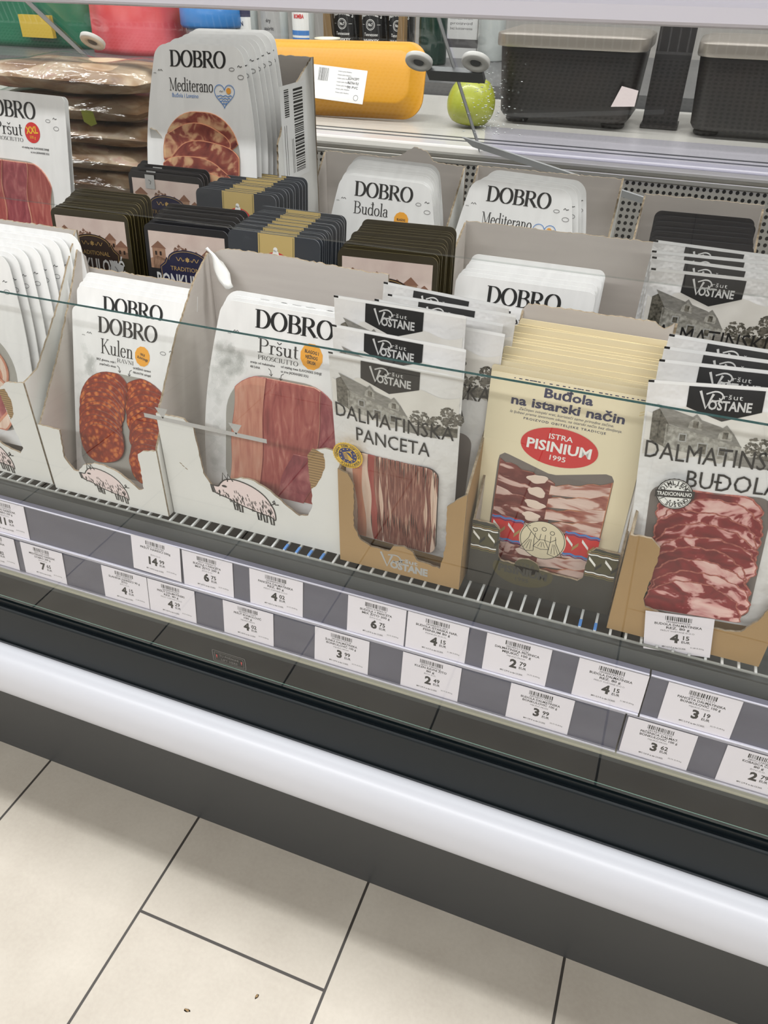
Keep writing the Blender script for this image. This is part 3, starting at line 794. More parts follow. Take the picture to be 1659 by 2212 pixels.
TAGS = [
 (-0.832, 'u', ['SVINJSKI NAREZAK', 'DOBRO 250 g'], 'ŽITO D.O.', '3850133806103', '11', '89', 'price tag reading 11.89, at the left end of the upper rail'),
 (-0.582, 'u', ['PRŠUT NARESCI 500g'], 'ŽITO D.O.', '3850133800780', '14', '99', 'price tag reading 14.99, standing high on the upper rail'),
 (-0.505, 'u', ['BUDOLA + PANCETA', 'MIX ŽITO 200 g'], 'ŽITO D.O.', '3850133806614', '6', '75', 'price tag reading 6.75 right beside the 14.99 tag'),
 (-0.407, 'u', ['PANCETA DALMATINSKA', 'REZ. 80 g'], 'PRŠUT VOŠTANE D.O.O', '3858889493218', '4', '02', 'price tag reading 4.02 on the upper rail'),
 (-0.273, 'u', ['BUDOLA + PANCETA', 'MIX ŽITO 200 g'], 'ŽITO D.O.', '3850133806614', '6', '75', 'price tag reading 6.75 below the kraft bacon carton, upper rail'),
 (-0.197, 'u', ['BUDOLA ISTARSKA NAR.', 'PISINIUM 80 g'], 'PISINIUM D.O.O.', '3858884931852', '4', '15', 'price tag reading 4.15 on the upper rail, right of a 6.75 tag'),
 (-0.102, 'u', ['DALMATINSKA PEČENICA', 'MIJUKIĆ 100 g'], 'MIJUKIĆ-PROM', '3859893172052', '2', '79', 'price tag reading 2.79 on the upper rail'),
 (0.002, 'u', ['BUDOLA DALMATINSKA', 'REZ. 80 g'], 'PRŠUT VOŠTANE D.O.O', '3858889493256', '4', '15', 'price tag reading 4.15 at the joint of the upper rail'),
 (0.096, 'u', ['PANCETA DALMATINSKA', 'BONKULOVIĆ 100 g'], 'MIJUKIĆ-PROM', '3859893172571', '3', '19', 'price tag reading 3.19, far right on the upper rail'),
 (-0.868, 'l', ['ŠUNKA DIMLJENA', '80 g'], 'ŽITO D.O.', '3850133803312', '3', '82', 'price tag cut by the left picture edge, lower rail'),
 (-0.783, 'l', ['MEDITERANO NAREZAK', 'DOBRO 200 g'], 'ŽITO D.O.', '3850133810408', '7', '65', 'price tag reading 7.65 on the lower rail'),
 (-0.643, 'l', ['SLANINA NARESCI 90 g', 'ŽITO'], 'ŽITO D.O.', '3850133800827', '4', '15', 'price tag reading 4.15 on the lower rail'),
 (-0.568, 'l', ['PRŠUT DALMATINSKI', 'REZ. 80 g'], 'PRŠUT VOŠTANE D.O.O', '3858889493096', '4', '29', 'price tag reading 4.29 on the lower rail'),
 (-0.451, 'l', ['PRŠUT BONKULOVIĆ', '100 g'], 'MIJUKIĆ-PROM', '3859893172601', '4', '02', 'price tag reading 4.02 on the lower rail'),
 (-0.318, 'l', ['ŠUNKA DALMATINSKA', 'BONKULOVIĆ 100 g'], 'MIJUKIĆ-PROM', '3859893172618', '3', '99', 'price tag reading 3.99 left of the 2.49 tag'),
 (-0.200, 'l', ['KULEN RAVNI ŽITO', '80 g'], 'ŽITO D.O.', '3850133804221', '2', '49', 'price tag reading 2.49 on the lower rail'),
 (-0.066, 'l', ['BUDOLA DALMATINSKA', 'BONKULOVIĆ 100 g'], 'MIJUKIĆ-PROM', '3859893172588', '3', '99', 'price tag reading 3.99 right of the 2.49 tag'),
 (0.0675, 'l', ['PEČENICA DALMAT.', 'BONKULOVIĆ 100 g'], 'MIJUKIĆ-PROM', '3859893172595', '3', '62', 'price tag reading 3.62 with one bent edge, lower rail'),
 (0.172, 'l', ['KOBASICA ČAJNA', '80 g'], 'ŽITO D.O.', '3850133800889', '2', '79', 'price tag reading 2.79, cut by the right picture edge on the lower rail'),
]
for t in TAGS: price_tag(*t, raise_mm=4.0 if t[5] == '14' else 0, tilt=0.03 if t[5] == '14' else 0.0)

# ------------------------------------------------------------------ meat packs
def clip(poly, conv):
    """clip a polygon by a convex polygon (both in u, v)"""
    area2 = sum(conv[i][0] * conv[(i+1) % len(conv)][1] - conv[(i+1) % len(conv)][0] * conv[i][1] for i in range(len(conv)))
    if area2 < 0: conv = conv[::-1]
    out = list(poly)
    for i in range(len(conv)):
        a, b = conv[i], conv[(i + 1) % len(conv)]
        if abs(a[0]-b[0]) + abs(a[1]-b[1]) < 1e-9: continue
        side = lambda p: (b[0]-a[0])*(p[1]-a[1]) - (b[1]-a[1])*(p[0]-a[0])
        inp, out = out, []
        for k in range(len(inp)):
            p, q = inp[k], inp[(k + 1) % len(inp)]
            sp, sq = side(p), side(q)
            if sp >= 0: out.append(p)
            if (sp > 0 and sq < 0) or (sp < 0 and sq > 0):
                t = sp / (sp - sq); out.append((p[0] + (q[0]-p[0])*t, p[1] + (q[1]-p[1])*t))
        if not out: return []
    return out
def barrel(W, H, top, bot, r=14):
    def hw(v):
        k = v / (0.68 * H)
        h = W / 2 * (top + (1 - top) * math.sin(min(1, k) * PI / 2)) if k < 1 else W / 2 * (1 - (1 - bot) * ((k - 1) / (1 / 0.68 - 1)) ** 2)
        for d in (v, H - v):
            if d < r: h -= r - math.sqrt(max(0, r * r - (r - d) ** 2))
        return h
    vs = [0, .6, 2, 4, 7, 10, 14] + [14 + (H - 28) * i / 16 for i in range(1, 17)] + [H - 10, H - 7, H - 4, H - 2, H - .6, H]
    return [(W / 2 + hw(v), v) for v in vs] + [(W / 2 - hw(v), v) for v in vs[::-1]]

def slice_obj(name, root, poly, W, H, y, mat, rim, th=0.0013, rimw=1.6, sag=0.0):
    """one slice of meat as a child mesh; poly in pack millimetres"""
    if len(poly) < 3: return
    cu = sum(p[0] for p in poly) / len(poly); cv = sum(p[1] for p in poly) / len(poly)
    P = lambda u, v, yy: ((u - cu) / 1000, yy, (cv - v) / 1000)
    inner = []
    for u, v in poly:
        l = math.hypot(u - cu, v - cv) or 1; k = max(0.2, 1 - rimw / l)
        inner.append((cu + (u - cu) * k, cv + (v - cv) * k))
    mb = MB(); n = len(poly)
    ins = [P(u, v, -0.0003) for u, v in inner]; outp = [P(u, v, 0) for u, v in poly]; bk = [P(u, v, th) for u, v in poly]
    mb.add(ins, [tuple(range(n))], mat)
    mb.add(outp + ins, [(i, (i + 1) % n, (i + 1) % n + n, i + n) for i in range(n)], rim or mat)
    mb.add(outp + bk, [(i, i + n, (i + 1) % n + n, (i + 1) % n) for i in range(n)], rim or mat)
    mb.add(bk, [tuple(range(n))[::-1]], mat)
    o = mb.build(name, root)
    o.location = ((cu - W / 2) / 1000, y, (H - cv) / 1000)
    return o
def blob(cu, cv, ru, rv, n=44, amp=0.06, f=(2, 3, 5), ang=0.0, rr=None):
    rr = rr or rnd
    ph = [rr.uniform(0, 6.28) for _ in f]
    ca, sa = math.cos(RAD(ang)), math.sin(RAD(ang)); out = []
    for i in range(n):
        t = 2 * PI * i / n
        k = 1 + sum(amp / (j + 1) ** 0.5 * math.sin(q * t + p) for j, (q, p) in enumerate(zip(f, ph)))
        x, y = ru * k * math.cos(t), rv * k * math.sin(t)
        out.append((cu + x * ca - y * sa, cv + x * sa + y * ca))
    return out
def window_bulge(poly, amp):
    us = [p[0] for p in poly]; vs = [p[1] for p in poly]
    uc, hu = (min(us) + max(us)) / 2, (max(us) - min(us)) / 2; vc, hv = (min(vs) + max(vs)) / 2, (max(vs) - min(vs)) / 2
    def f(u, v):
        a = max(0, 1 - ((u - uc) / hu) ** 4) * max(0, 1 - ((v - vc) / hv) ** 4)
        return 0.5 + amp * a
    return f

def birds(a, u, v, s=1.0):
    for du, dv, k in ((0, 0, 1.0), (-9, 4, 0.6)):
        a.line([(u + du + x * s * k, v + dv + y * s * k) for x, y in ((-4, 1), (-2.2, -1), (-0.5, 1), (1.5, -1), (4, 1.2))], 0.9 * s * k, 'ink_text', 2)
def stones(a, u, v, s=1.0):
    for du, dv, rx, ry in ((0, 0, 4, 2.0), (14, 9, 4.6, 2.6)):
        a.line([(u + du + rx * s * math.cos(2*PI*i/16), v + dv + ry * s * math.sin(2*PI*i/16)) for i in range(17)], 0.6, 'ink_grey', 2)
    a.line([(u + 9, v - 3), (u + 11, v - 5), (u + 13, v - 3), (u + 16, v - 4)], 0.9, 'ink_text', 2)
def heart(a, u, v, s):
    pts = []
    for i in range(41):
        t = 2 * PI * i / 40
        pts.append((u + s * 16 * math.sin(t) ** 3 / 16, v - s * (13 * math.cos(t) - 5 * math.cos(2*t) - 2 * math.cos(3*t) - math.cos(4*t)) / 16))
    a.line(pts, 0.9, 'ink_blue', 3)
    for k in range(4):
        w = s * (0.75 - 0.17 * k)
        a.line([(u + w * (j / 6 - 1), v + s * (0.1 + 0.2 * k) + 0.7 * math.sin(j * 1.6)) for j in range(13)], 1.0, 'ink_blue', 3)
    a.disc(u + s * 0.42, v - s * 0.30, s * 0.24, s * 0.24, 'ink_sun', 3)
    a.line([(u - s * .5, v - s * .2), (u - s * .38, v - s * .3), (u - s * .26, v - s * .2), (u - s * .14, v - s * .3)], 0.7, 'ink_grey', 3)

def hatch(a, zones, n, seed):
    r2 = random.Random(seed)
    for u0, v0, u1, v1 in zones:
        for i in range(n):
            u, v, t = r2.uniform(u0, u1), r2.uniform(v0, v1), r2.uniform(0, PI)
            for k in range(6):
                du, dv = -math.sin(t) * (k - 2.5) * 1.5, math.cos(t) * (k - 2.5) * 1.5
                a.line([(u + du - 4.5 * math.cos(t), v + dv - 4.5 * math.sin(t)), (u + du + 4.5 * math.cos(t), v + dv + 4.5 * math.sin(t))], 0.3, 'card_hatch', 1)

def card_pack(label, W, H, outline, art, mats=('card_emboss', 'film_white', 'film_white'), th=1.0, tray=None, group=None, inset=7):
    """a stiff printed pack: root at its foot, card facing -y, shallow tray behind"""
    t = thing('sliced_meat_pack', label, 'sliced meat pack', group=group)
    mb = MB()
    P = lambda o, y: [((u - W / 2) / 1000, y, (H - v) / 1000) for u, v in o]
    mb.slab(P(outline, 0), P(outline, th / 1000), mats[0], mats[1], mats[2])
    art.put(mb, W, H)
    mb.build('card', t)
    cu, cv = W / 2, H / 2
    o2 = [(cu + (u - cu) * (1 - inset / cu), cv + (v - cv) * (1 - inset / cv)) for u, v in outline]
    mb = MB(); mb.slab(P(o2, th / 1000 + 0.00005), P(o2, (tray or 4.5) / 1000), mats[1], mats[1], mats[1]); mb.build('tray_back', t)
    return t
def film(t, win, W, H, amp, name='window_film'):
    a = Art(); a.poly(win, 'film_clear', 4)
    mb = MB(); a.put(mb, W, H, 0, window_bulge(win, amp), 7)
    return mb.build(name, t, True)

def shorts(a, lines, u, v, align='c', cap=2.6, dv=5.6, mat='ink_text'):
    for i, l in enumerate(lines): a.text(l, u, v + i * dv, cap, mat, 2, align, off=0.02, width=len(l) * cap * 0.60)
def arrow(a, u, v, s=1):
    a.line([(u, v), (u + 3 * s, v + 2), (u + 4 * s, v + 8)], 0.8, 'ink_text', 2); a.line([(u + 1.5 * s, v + 6), (u + 4 * s, v + 8.5), (u + 5.5 * s, v + 5.5)], 0.8, 'ink_text', 2)

# --- paprika sausage packs
KW, KH = 165, 238
def kulen(label, full):
    win = rrect(9, 76, 152, 216, (50, 50, 22, 22), 10)
    a = Art()
    a.text('DOBRO', 84, 28, 20, 'ink_black', 2, width=88, serif=True, bold=1.2)
    a.text('Kulen', 68, 54, 19, 'ink_text', 2, width=49, serif=True, bold=0.72)
    a.text('RAVNI', 93, 61.5, 5, 'ink_text', 2, 'r', width=25, serif=True, bold=0.8)
    a.disc(106, 48, 11, 12.5, 'ink_orange', 2, 24, 0.02)
    for i, l in enumerate(('OKUS', 'SLAVONIJE')): a.text(l, 106, 47 + i * 5, 2.8, 'ink_text', 3, off=0.03, rot=12, width=len(l) * 1.75)
    shorts(a, ('BEZ glutena, soje i', 'pojačivača okusa'), 66, 63.5, 'r'); shorts(a, ('SAVRŠENO narezani', 'PIKANTNI zalogaji'), 92, 66, 'l')
    arrow(a, 68, 66); arrow(a, 90, 68, -1)
    birds(a, 26, 31, 0.9); stones(a, 136, 39)
    if full: hatch(a, ((6, 50, 20, 210), (20, 62, 34, 84), (140, 60, 158, 110)), 26, 1)
    a.poly(win, 'tray_grey', 1)
    t = card_pack(label, KW, KH, rrect(0, 0, KW, KH, (9, 9, 4, 4)), a)
    if full:
        for col, (u0, u1, v0, v1, n) in enumerate(((52, 46, 100, 174, 13), (112, 124, 102, 192, 14))):
            for i in range(n):
                f = i / (n - 1); bow = math.sin(f * PI) * (-6 if col == 0 else 4)
                slice_obj('meat_slice', t, clip(blob(u0 + (u1 - u0) * f + bow + rnd.uniform(-1, 1), v0 + (v1 - v0) * f, 36 - 2 * f, 27, amp=0.03), win), KW, KH, -0.0006 - 0.0003 * i, 'meat_kulen', 'rim_kulen', rimw=0.7)
        film(t, win, KW, KH, 5.2)
    return t
# --- dry ham packs (barrel shaped)
PW, PH = 222, 252
def prosciutto(label, full):
    win = rrect(36, 80, 190, 230, (56, 52, 24, 24), 10)
    a = Art()
    a.text('DOBRO', 123, 26, 21, 'ink_black', 2, width=98, serif=True, bold=1.2)
    a.text('Pršut', 104, 54, 17, 'ink_text', 2, width=52, serif=True, bold=0.72)
    a.text('PROSCIUTTO', 104, 62, 5.2, 'ink_text', 2, width=52, serif=True, bold=0.8)
    a.disc(146, 48, 14, 15, 'ink_orange', 2, 24, 0.02)
    for i, l in enumerate(('BLAGOG I', 'NJEŽNOG', 'OKUSA')): a.text(l, 146, 44.5 + i * 6, 3.6, 'ink_text', 3, off=0.03, rot=4, width=len(l) * 2.2)
    shorts(a, ('zrenjo od maksimalno', '400 DANA'), 68, 68, 'l', 2.7); shorts(a, ('od svježeg mesa SLAVONSKE SVINJE', 'uz zrno JADRANSKE SOLI'), 108, 67, 'l', 2.7)
    arrow(a, 92, 71); arrow(a, 112, 74, -1); birds(a, 49, 34, 0.9); stones(a, 184, 34)
    if full: hatch(a, ((14, 80, 32, 220), (24, 50, 44, 100), (34, 60, 60, 84)), 46, 2)
    a.poly(win, 'tray_grey', 1)
    t = card_pack(label, PW, PH, [(u + 6, v) for u, v in barrel(PW - 12, PH, 0.77, 0.93, 16)], a)
    if full:
        def strip(us, v0, v1, amp, k):
            n = 20; L = []; Rr = []
            for i in range(n + 1):
                v = v0 + (v1 - v0) * i / n
                L.append((us[0] + (us[2] - us[0]) * i / n + amp * math.sin(v / 13 + k), v)); Rr.append((us[1] + (us[3] - us[1]) * i / n + amp * math.sin(v / 17 + k * 2), v))
            return clip(L[::-1] + Rr, win)
        slice_obj('ham_slice', t, strip((128, 188, 130, 188), 84, 228, 2.0, 1), PW, PH, -0.0008, 'meat_prosciutto_plum', 'meat_prosciutto', rimw=1)
        slice_obj('ham_slice', t, strip((84, 162, 86, 158), 82, 229, 1.6, 3), PW, PH, -0.0022, 'meat_prosciutto', 'meat_prosciutto_pale', rimw=0.8)
        slice_obj('ham_slice', t, strip((50, 90, 44, 88), 82, 227, 1.3, 5), PW, PH, -0.0036, 'meat_prosciutto_pale', 'meat_prosciutto', rimw=0.8)
        slice_obj('ham_slice', t, strip((128, 176, 110, 150), 168, 230, 3.0, 2), PW, PH, -0.0036, 'meat_prosciutto_plum', 'meat_prosciutto', rimw=1)
        film(t, win, PW, PH, 6.0)
    return t
def big_prosciutto(label, full):
    W, H = 190, 245
    win = rrect(18, 92, 158, 235, (46, 46, 20, 20), 10)
    a = Art()
    a.text('DOBRO', 88, 34, 22, 'ink_black', 2, width=98, serif=True, bold=1.2)
    a.text('Pršut', 84, 58, 18, 'ink_text', 2, width=52, serif=True, bold=0.72); a.text('PROSCIUTTO', 84, 66, 5, 'ink_text', 2, width=52, serif=True, bold=0.8)
    a.disc(128, 52, 14, 14, 'ink_red', 2); a.text('XXL', 128, 53, 9, 'ink_euro_yellow', 3, off=0.03, width=21, rot=-6); a.text('500 g', 128, 60, 4, 'ink_euro_yellow', 3, width=11)
    shorts(a, ('od svježeg mesa SLAVONSKE SVINJE', 'uz zrno JADRANSKE SOLI'), 156, 74, 'r', 2.6); stones(a, 158, 34); birds(a, 26, 40)
    a.poly(win, 'tray_grey', 1)
    t = card_pack(label, W, H, rrect(0, 0, W, H, (8, 8, 4, 4)), a)
    if full:
        for i, (u0, u1) in enumerate(((96, 154), (50, 112), (20, 66))):
            n = 16
            L = [(u0 + 2.5 * math.sin(k * .9 + i), 94 + 140 * k / n) for k in range(n + 1)]; Rr = [(u1 + 2.5 * math.sin(k * .7 + i), 94 + 140 * k / n) for k in range(n + 1)]
            slice_obj('ham_slice', t, clip(L[::-1] + Rr, win), W, H, -0.0008 - 0.0013 * i, 'meat_prosciutto' if i != 1 else 'meat_prosciutto_plum', 'meat_prosciutto_pale', rimw=1.4)
        film(t, win, W, H, 5)
    return t
# --- rolled bacon packs, far left
def pancetta_card(label, full):
    win = rrect(36, 100, 190, 232, (60, 60, 24, 24), 10)
    a = Art()
    a.text('DOBRO', 111, 30, 20, 'ink_black', 2, width=98, serif=True, bold=1.2)
    a.text('PANCETA', 126, 76, 6, 'ink_text', 2, width=56, serif=True, bold=0.8)
    shorts(a, ('PIKANTNI zalogaji', 'punog okusa'), 156, 85, 'r', 2.8); birds(a, 40, 40); stones(a, 172, 36)
    a.poly(win, 'tray_grey', 1)
    t = card_pack(label, PW, PH, [(u + 6, v) for u, v in barrel(PW - 12, PH, 0.76, 0.94, 16)], a)
    if full:
        for i, (cu, cv) in enumerate(((92, 138), (122, 150), (104, 178), (134, 196))):
            y = -0.0008 - 0.0012 * i
            slice_obj('meat_slice', t, clip(blob(cu, cv, 56, 44, amp=0.04), win), PW, PH, y, 'meat_bacon_fat', 'meat_bacon_pink', rimw=2.5)
            slice_obj('meat_slice', t, clip(blob(cu - 3, cv + 3, 44, 33, amp=0.05), win), PW, PH, y - 0.0004, 'meat_roll', 'meat_bacon_pink', rimw=3.5, th=0.0004)
        film(t, win, PW, PH, 6)
    return t
# --- cured mix packs with a heart emblem / neck packs
def barrel_pack(title, label, full, sub=None):
    W, H = 185, 240
    win = rrect(30, 82, 158, 228, (56, 56, 22, 22), 10)
    a = Art()
    a.text('DOBRO', 92, 27, 20, 'ink_black', 2, width=90, serif=True, bold=1.2)
    birds(a, 30, 32, 0.9); stones(a, 146, 28)
    if title == 'Mediterano':
        a.text('Mediterano', 80, 57, 16, 'ink_text', 2, width=72, serif=True, bold=0.72)
        a.text('Buđola i Lonzino', 70, 65, 5, 'ink_blue', 2, width=44)
        heart(a, 134, 59, 16)
    else:
        a.text('Buđola', 74, 51, 17, 'ink_text', 2, width=54, serif=True, bold=0.72)
        a.disc(122, 52, 11, 11, 'ink_orange', 2, 24, 0.02); a.text('BLAGOG', 122, 53, 3, 'ink_text', 3, off=0.03, width=13)
    a.poly(win, 'tray_grey', 1)
    t = card_pack(label, W, H, barrel(W, H, 0.74, 0.95, 16), a)
    if full:
        for i in range(6):
            slice_obj('ham_slice', t, clip(blob(92 + (-8 if i % 2 else 8), 108 + 21 * i, 62, 30, amp=0.05), win), W, H, -0.0008 - 0.001 * i, 'meat_mixed', 'rim_tan', rimw=1.0)
        film(t, win, W, H, 5)
    return t
# --- cream packs with the red oval
IW, IH = 162, 246
def zigzag(a, u0, u1, vm, h, c1, c2, c3, layer=2):
    """folk-pattern ribbon of slanted lozenges"""
    u = u0 + 2
    while u + 9 < u1:
        a.poly([(u, vm - h), (u + 8, vm), (u + 8, vm + h * 0.4), (u, vm - h * 0.55)], c1, layer)
        a.poly([(u + 8, vm + h), (u + 14, vm + h * 0.1), (u + 14, vm - h * 0.4), (u + 8, vm + h * 0.45)], c2, layer); u += 17
def cream_pack(label, full):
    win = [(19, 100), (20, 93), (25, 89), (30, 90), (74, 103), (82, 103), (132, 90), (138, 91), (141, 96), (141, 238), (19, 238)]
    a = Art()
    a.text('Buđola', 80, 18.5, 9.5, 'ink_navy', 2, off=0.03, width=49)
    a.text('na istarski način', 81, 31.5, 9.5, 'ink_navy', 2, off=0.03, width=115)
    a.text('Začinjen svinjski vrat, koristeći samo prirodne začine.', 81, 37, 2.9, 'ink_navy', 2, width=96, shear=0.25)
    a.text('Iz ljubavi prema izvornom okusu, na istarski način bez dimljenja.', 81, 41.4, 2.9, 'ink_navy', 2, width=114, shear=0.25)
    a.text('PROIZVOD OBITELJSKE TRADICIJE', 81, 46.4, 2.4, 'ink_navy', 2, off=0.015, width=84, track=0.12)
    a.disc(80, 71, 40, 22, 'ink_red', 5, 48)
    a.text('ISTRA', 80, 62, 5.8, 'ink_white', 6, off=0.012, width=25)
    a.text('PISINIUM', 80, 76.5, 11, 'ink_white', 6, off=0.028, width=68)
    a.text('1995', 80, 86, 5.6, 'ink_white', 6, off=0.012, width=19)
    u = 24
    while full and u < 150:
        a.rect(u, 3.2, u + rnd.uniform(1, 4), 4.2, 'ink_navy', 1); u += rnd.uniform(3.5, 7)
    for v in (14, 17): a.line([(150, v + 3), (156, v)], 1.2, 'cream_edge', 1)
    a.poly(win, 'tray_dark', 1)
    t = card_pack(label, IW, IH, rrect(0, 0, IW, IH, (3, 3, 3, 3)), a, ('cream_card', 'cream_edge', 'cream_edge'), 0.7, 3.0, inset=5)
    if full:
        box = rrect(19.5, 80, 140.5, 238, 2)
        for i in range(9):
            v = 112 + i * 15.5
            y = -0.0007 - 0.00045 * i
            left = [(21, v - 14 if i else v - 16)] + [(21 + 62 * k / 10, v - 7 + 8 * (k / 10) + 1.6 * math.sin(k * 1.9 + i) - (8 * (1 - k / 10) if i == 0 else 6 * (1 - k / 10))) for k in range(1, 11)] + [(83, v + 16), (21, v + 14)]
            slice_obj('meat_slice', t, clip(left, box), IW, IH, y, 'meat_neck_dark', 'rim_dark', rimw=0.9)
            o = slice_obj('meat_slice', t, clip(blob(64 + 2 * math.sin(i), v + 0, 10.5, 5.4, amp=0.12), box), IW, IH, y - 0.00032, 'fat_white', 'fat_white', th=0.0002, rimw=1)
            if o: o['label'] = 'white fat patch of a slice'
            right = [(78, v + 16)] + [(78 + 62.5 * k / 10, v + 4 - 17 * (k / 10) ** 1.2 + 1.3 * math.sin(k * 1.7 + i * 2)) for k in range(11)] + [(140.5, v + 8)]
            slice_obj('meat_slice', t, clip(right, box), IW, IH, y - 0.0001, 'meat_neck_pale', 'rim_tan', rimw=1.0)
        b = Art()
        for u0, u1 in ((22, 58), (104, 141)):
            b.rect(u0, 164, u1, 196, 'ink_red', 0)
            for v in (164, 192): b.line([(u0 + (u1 - u0) * k / 12, v + 2 + 0.8 * math.sin(k * 1.6)) for k in range(13)], 2.6, 'ink_blue', 1); b.line([(u0 + (u1 - u0) * k / 12, v + 4.6 + 0.8 * math.sin(k * 1.6)) for k in range(13)], 1.0, 'ink_euro_blue', 1)
            zigzag(b, u0, u1, 180, 9, 'ink_white', 'ink_gold', None, 1)
        b.disc(81, 184, 26, 24.5, 'cream_card', 2, 40); b.ring(81, 184, 24.5, 0.7, 'ink_text', 3, 40)
        for cx, lean, sc in ((68, 5, 1.0), (81, 0, 1.12), (94, -5, 1.0)):      # three dancers in line
            b.ring(cx + lean * .7, 172 - (3 if sc > 1 else 0), 2.4, 0.6, 'ink_text', 4, 14)
            b.line([(cx + lean * .4 - 2.5, 176), (cx + lean * .2 - 3, 184), (cx - lean * .6 - 8 * sc, 200 if sc == 1 else 194)], 0.6, 'ink_text', 4)
            b.line([(cx + lean * .4 + 2.5, 176), (cx + lean * .2 + 3, 184), (cx - lean * .6 + 8 * sc, 200 if sc == 1 else 194)], 0.6, 'ink_text', 4)
            b.line([(cx - lean * .6 - 8 * sc, 200 if sc == 1 else 194), (cx - lean * .6, 202 if sc == 1 else 196), (cx - lean * .6 + 8 * sc, 200 if sc == 1 else 194)], 0.6, 'ink_text', 4)
            for k in (-4, 0, 4): b.line([(cx + k * .3, 186), (cx - lean * .6 + k, 199 if sc == 1 else 193)], 0.45, 'ink_text', 4)
        b.line([(62, 170), (70, 178), (76, 184), (82, 183), (90, 184), (96, 179)], 0.6, 'ink_text', 4); b.line([(58, 166), (62, 170), (66, 168)], 0.6, 'ink_text', 4)
        mb = MB(); b.put(mb, IW, IH, -0.0052); mb.build('printed_band', t)
        w2 = rrect(19, 103, 141, 238, 4); film(t, w2, IW, IH, 6)
    return t
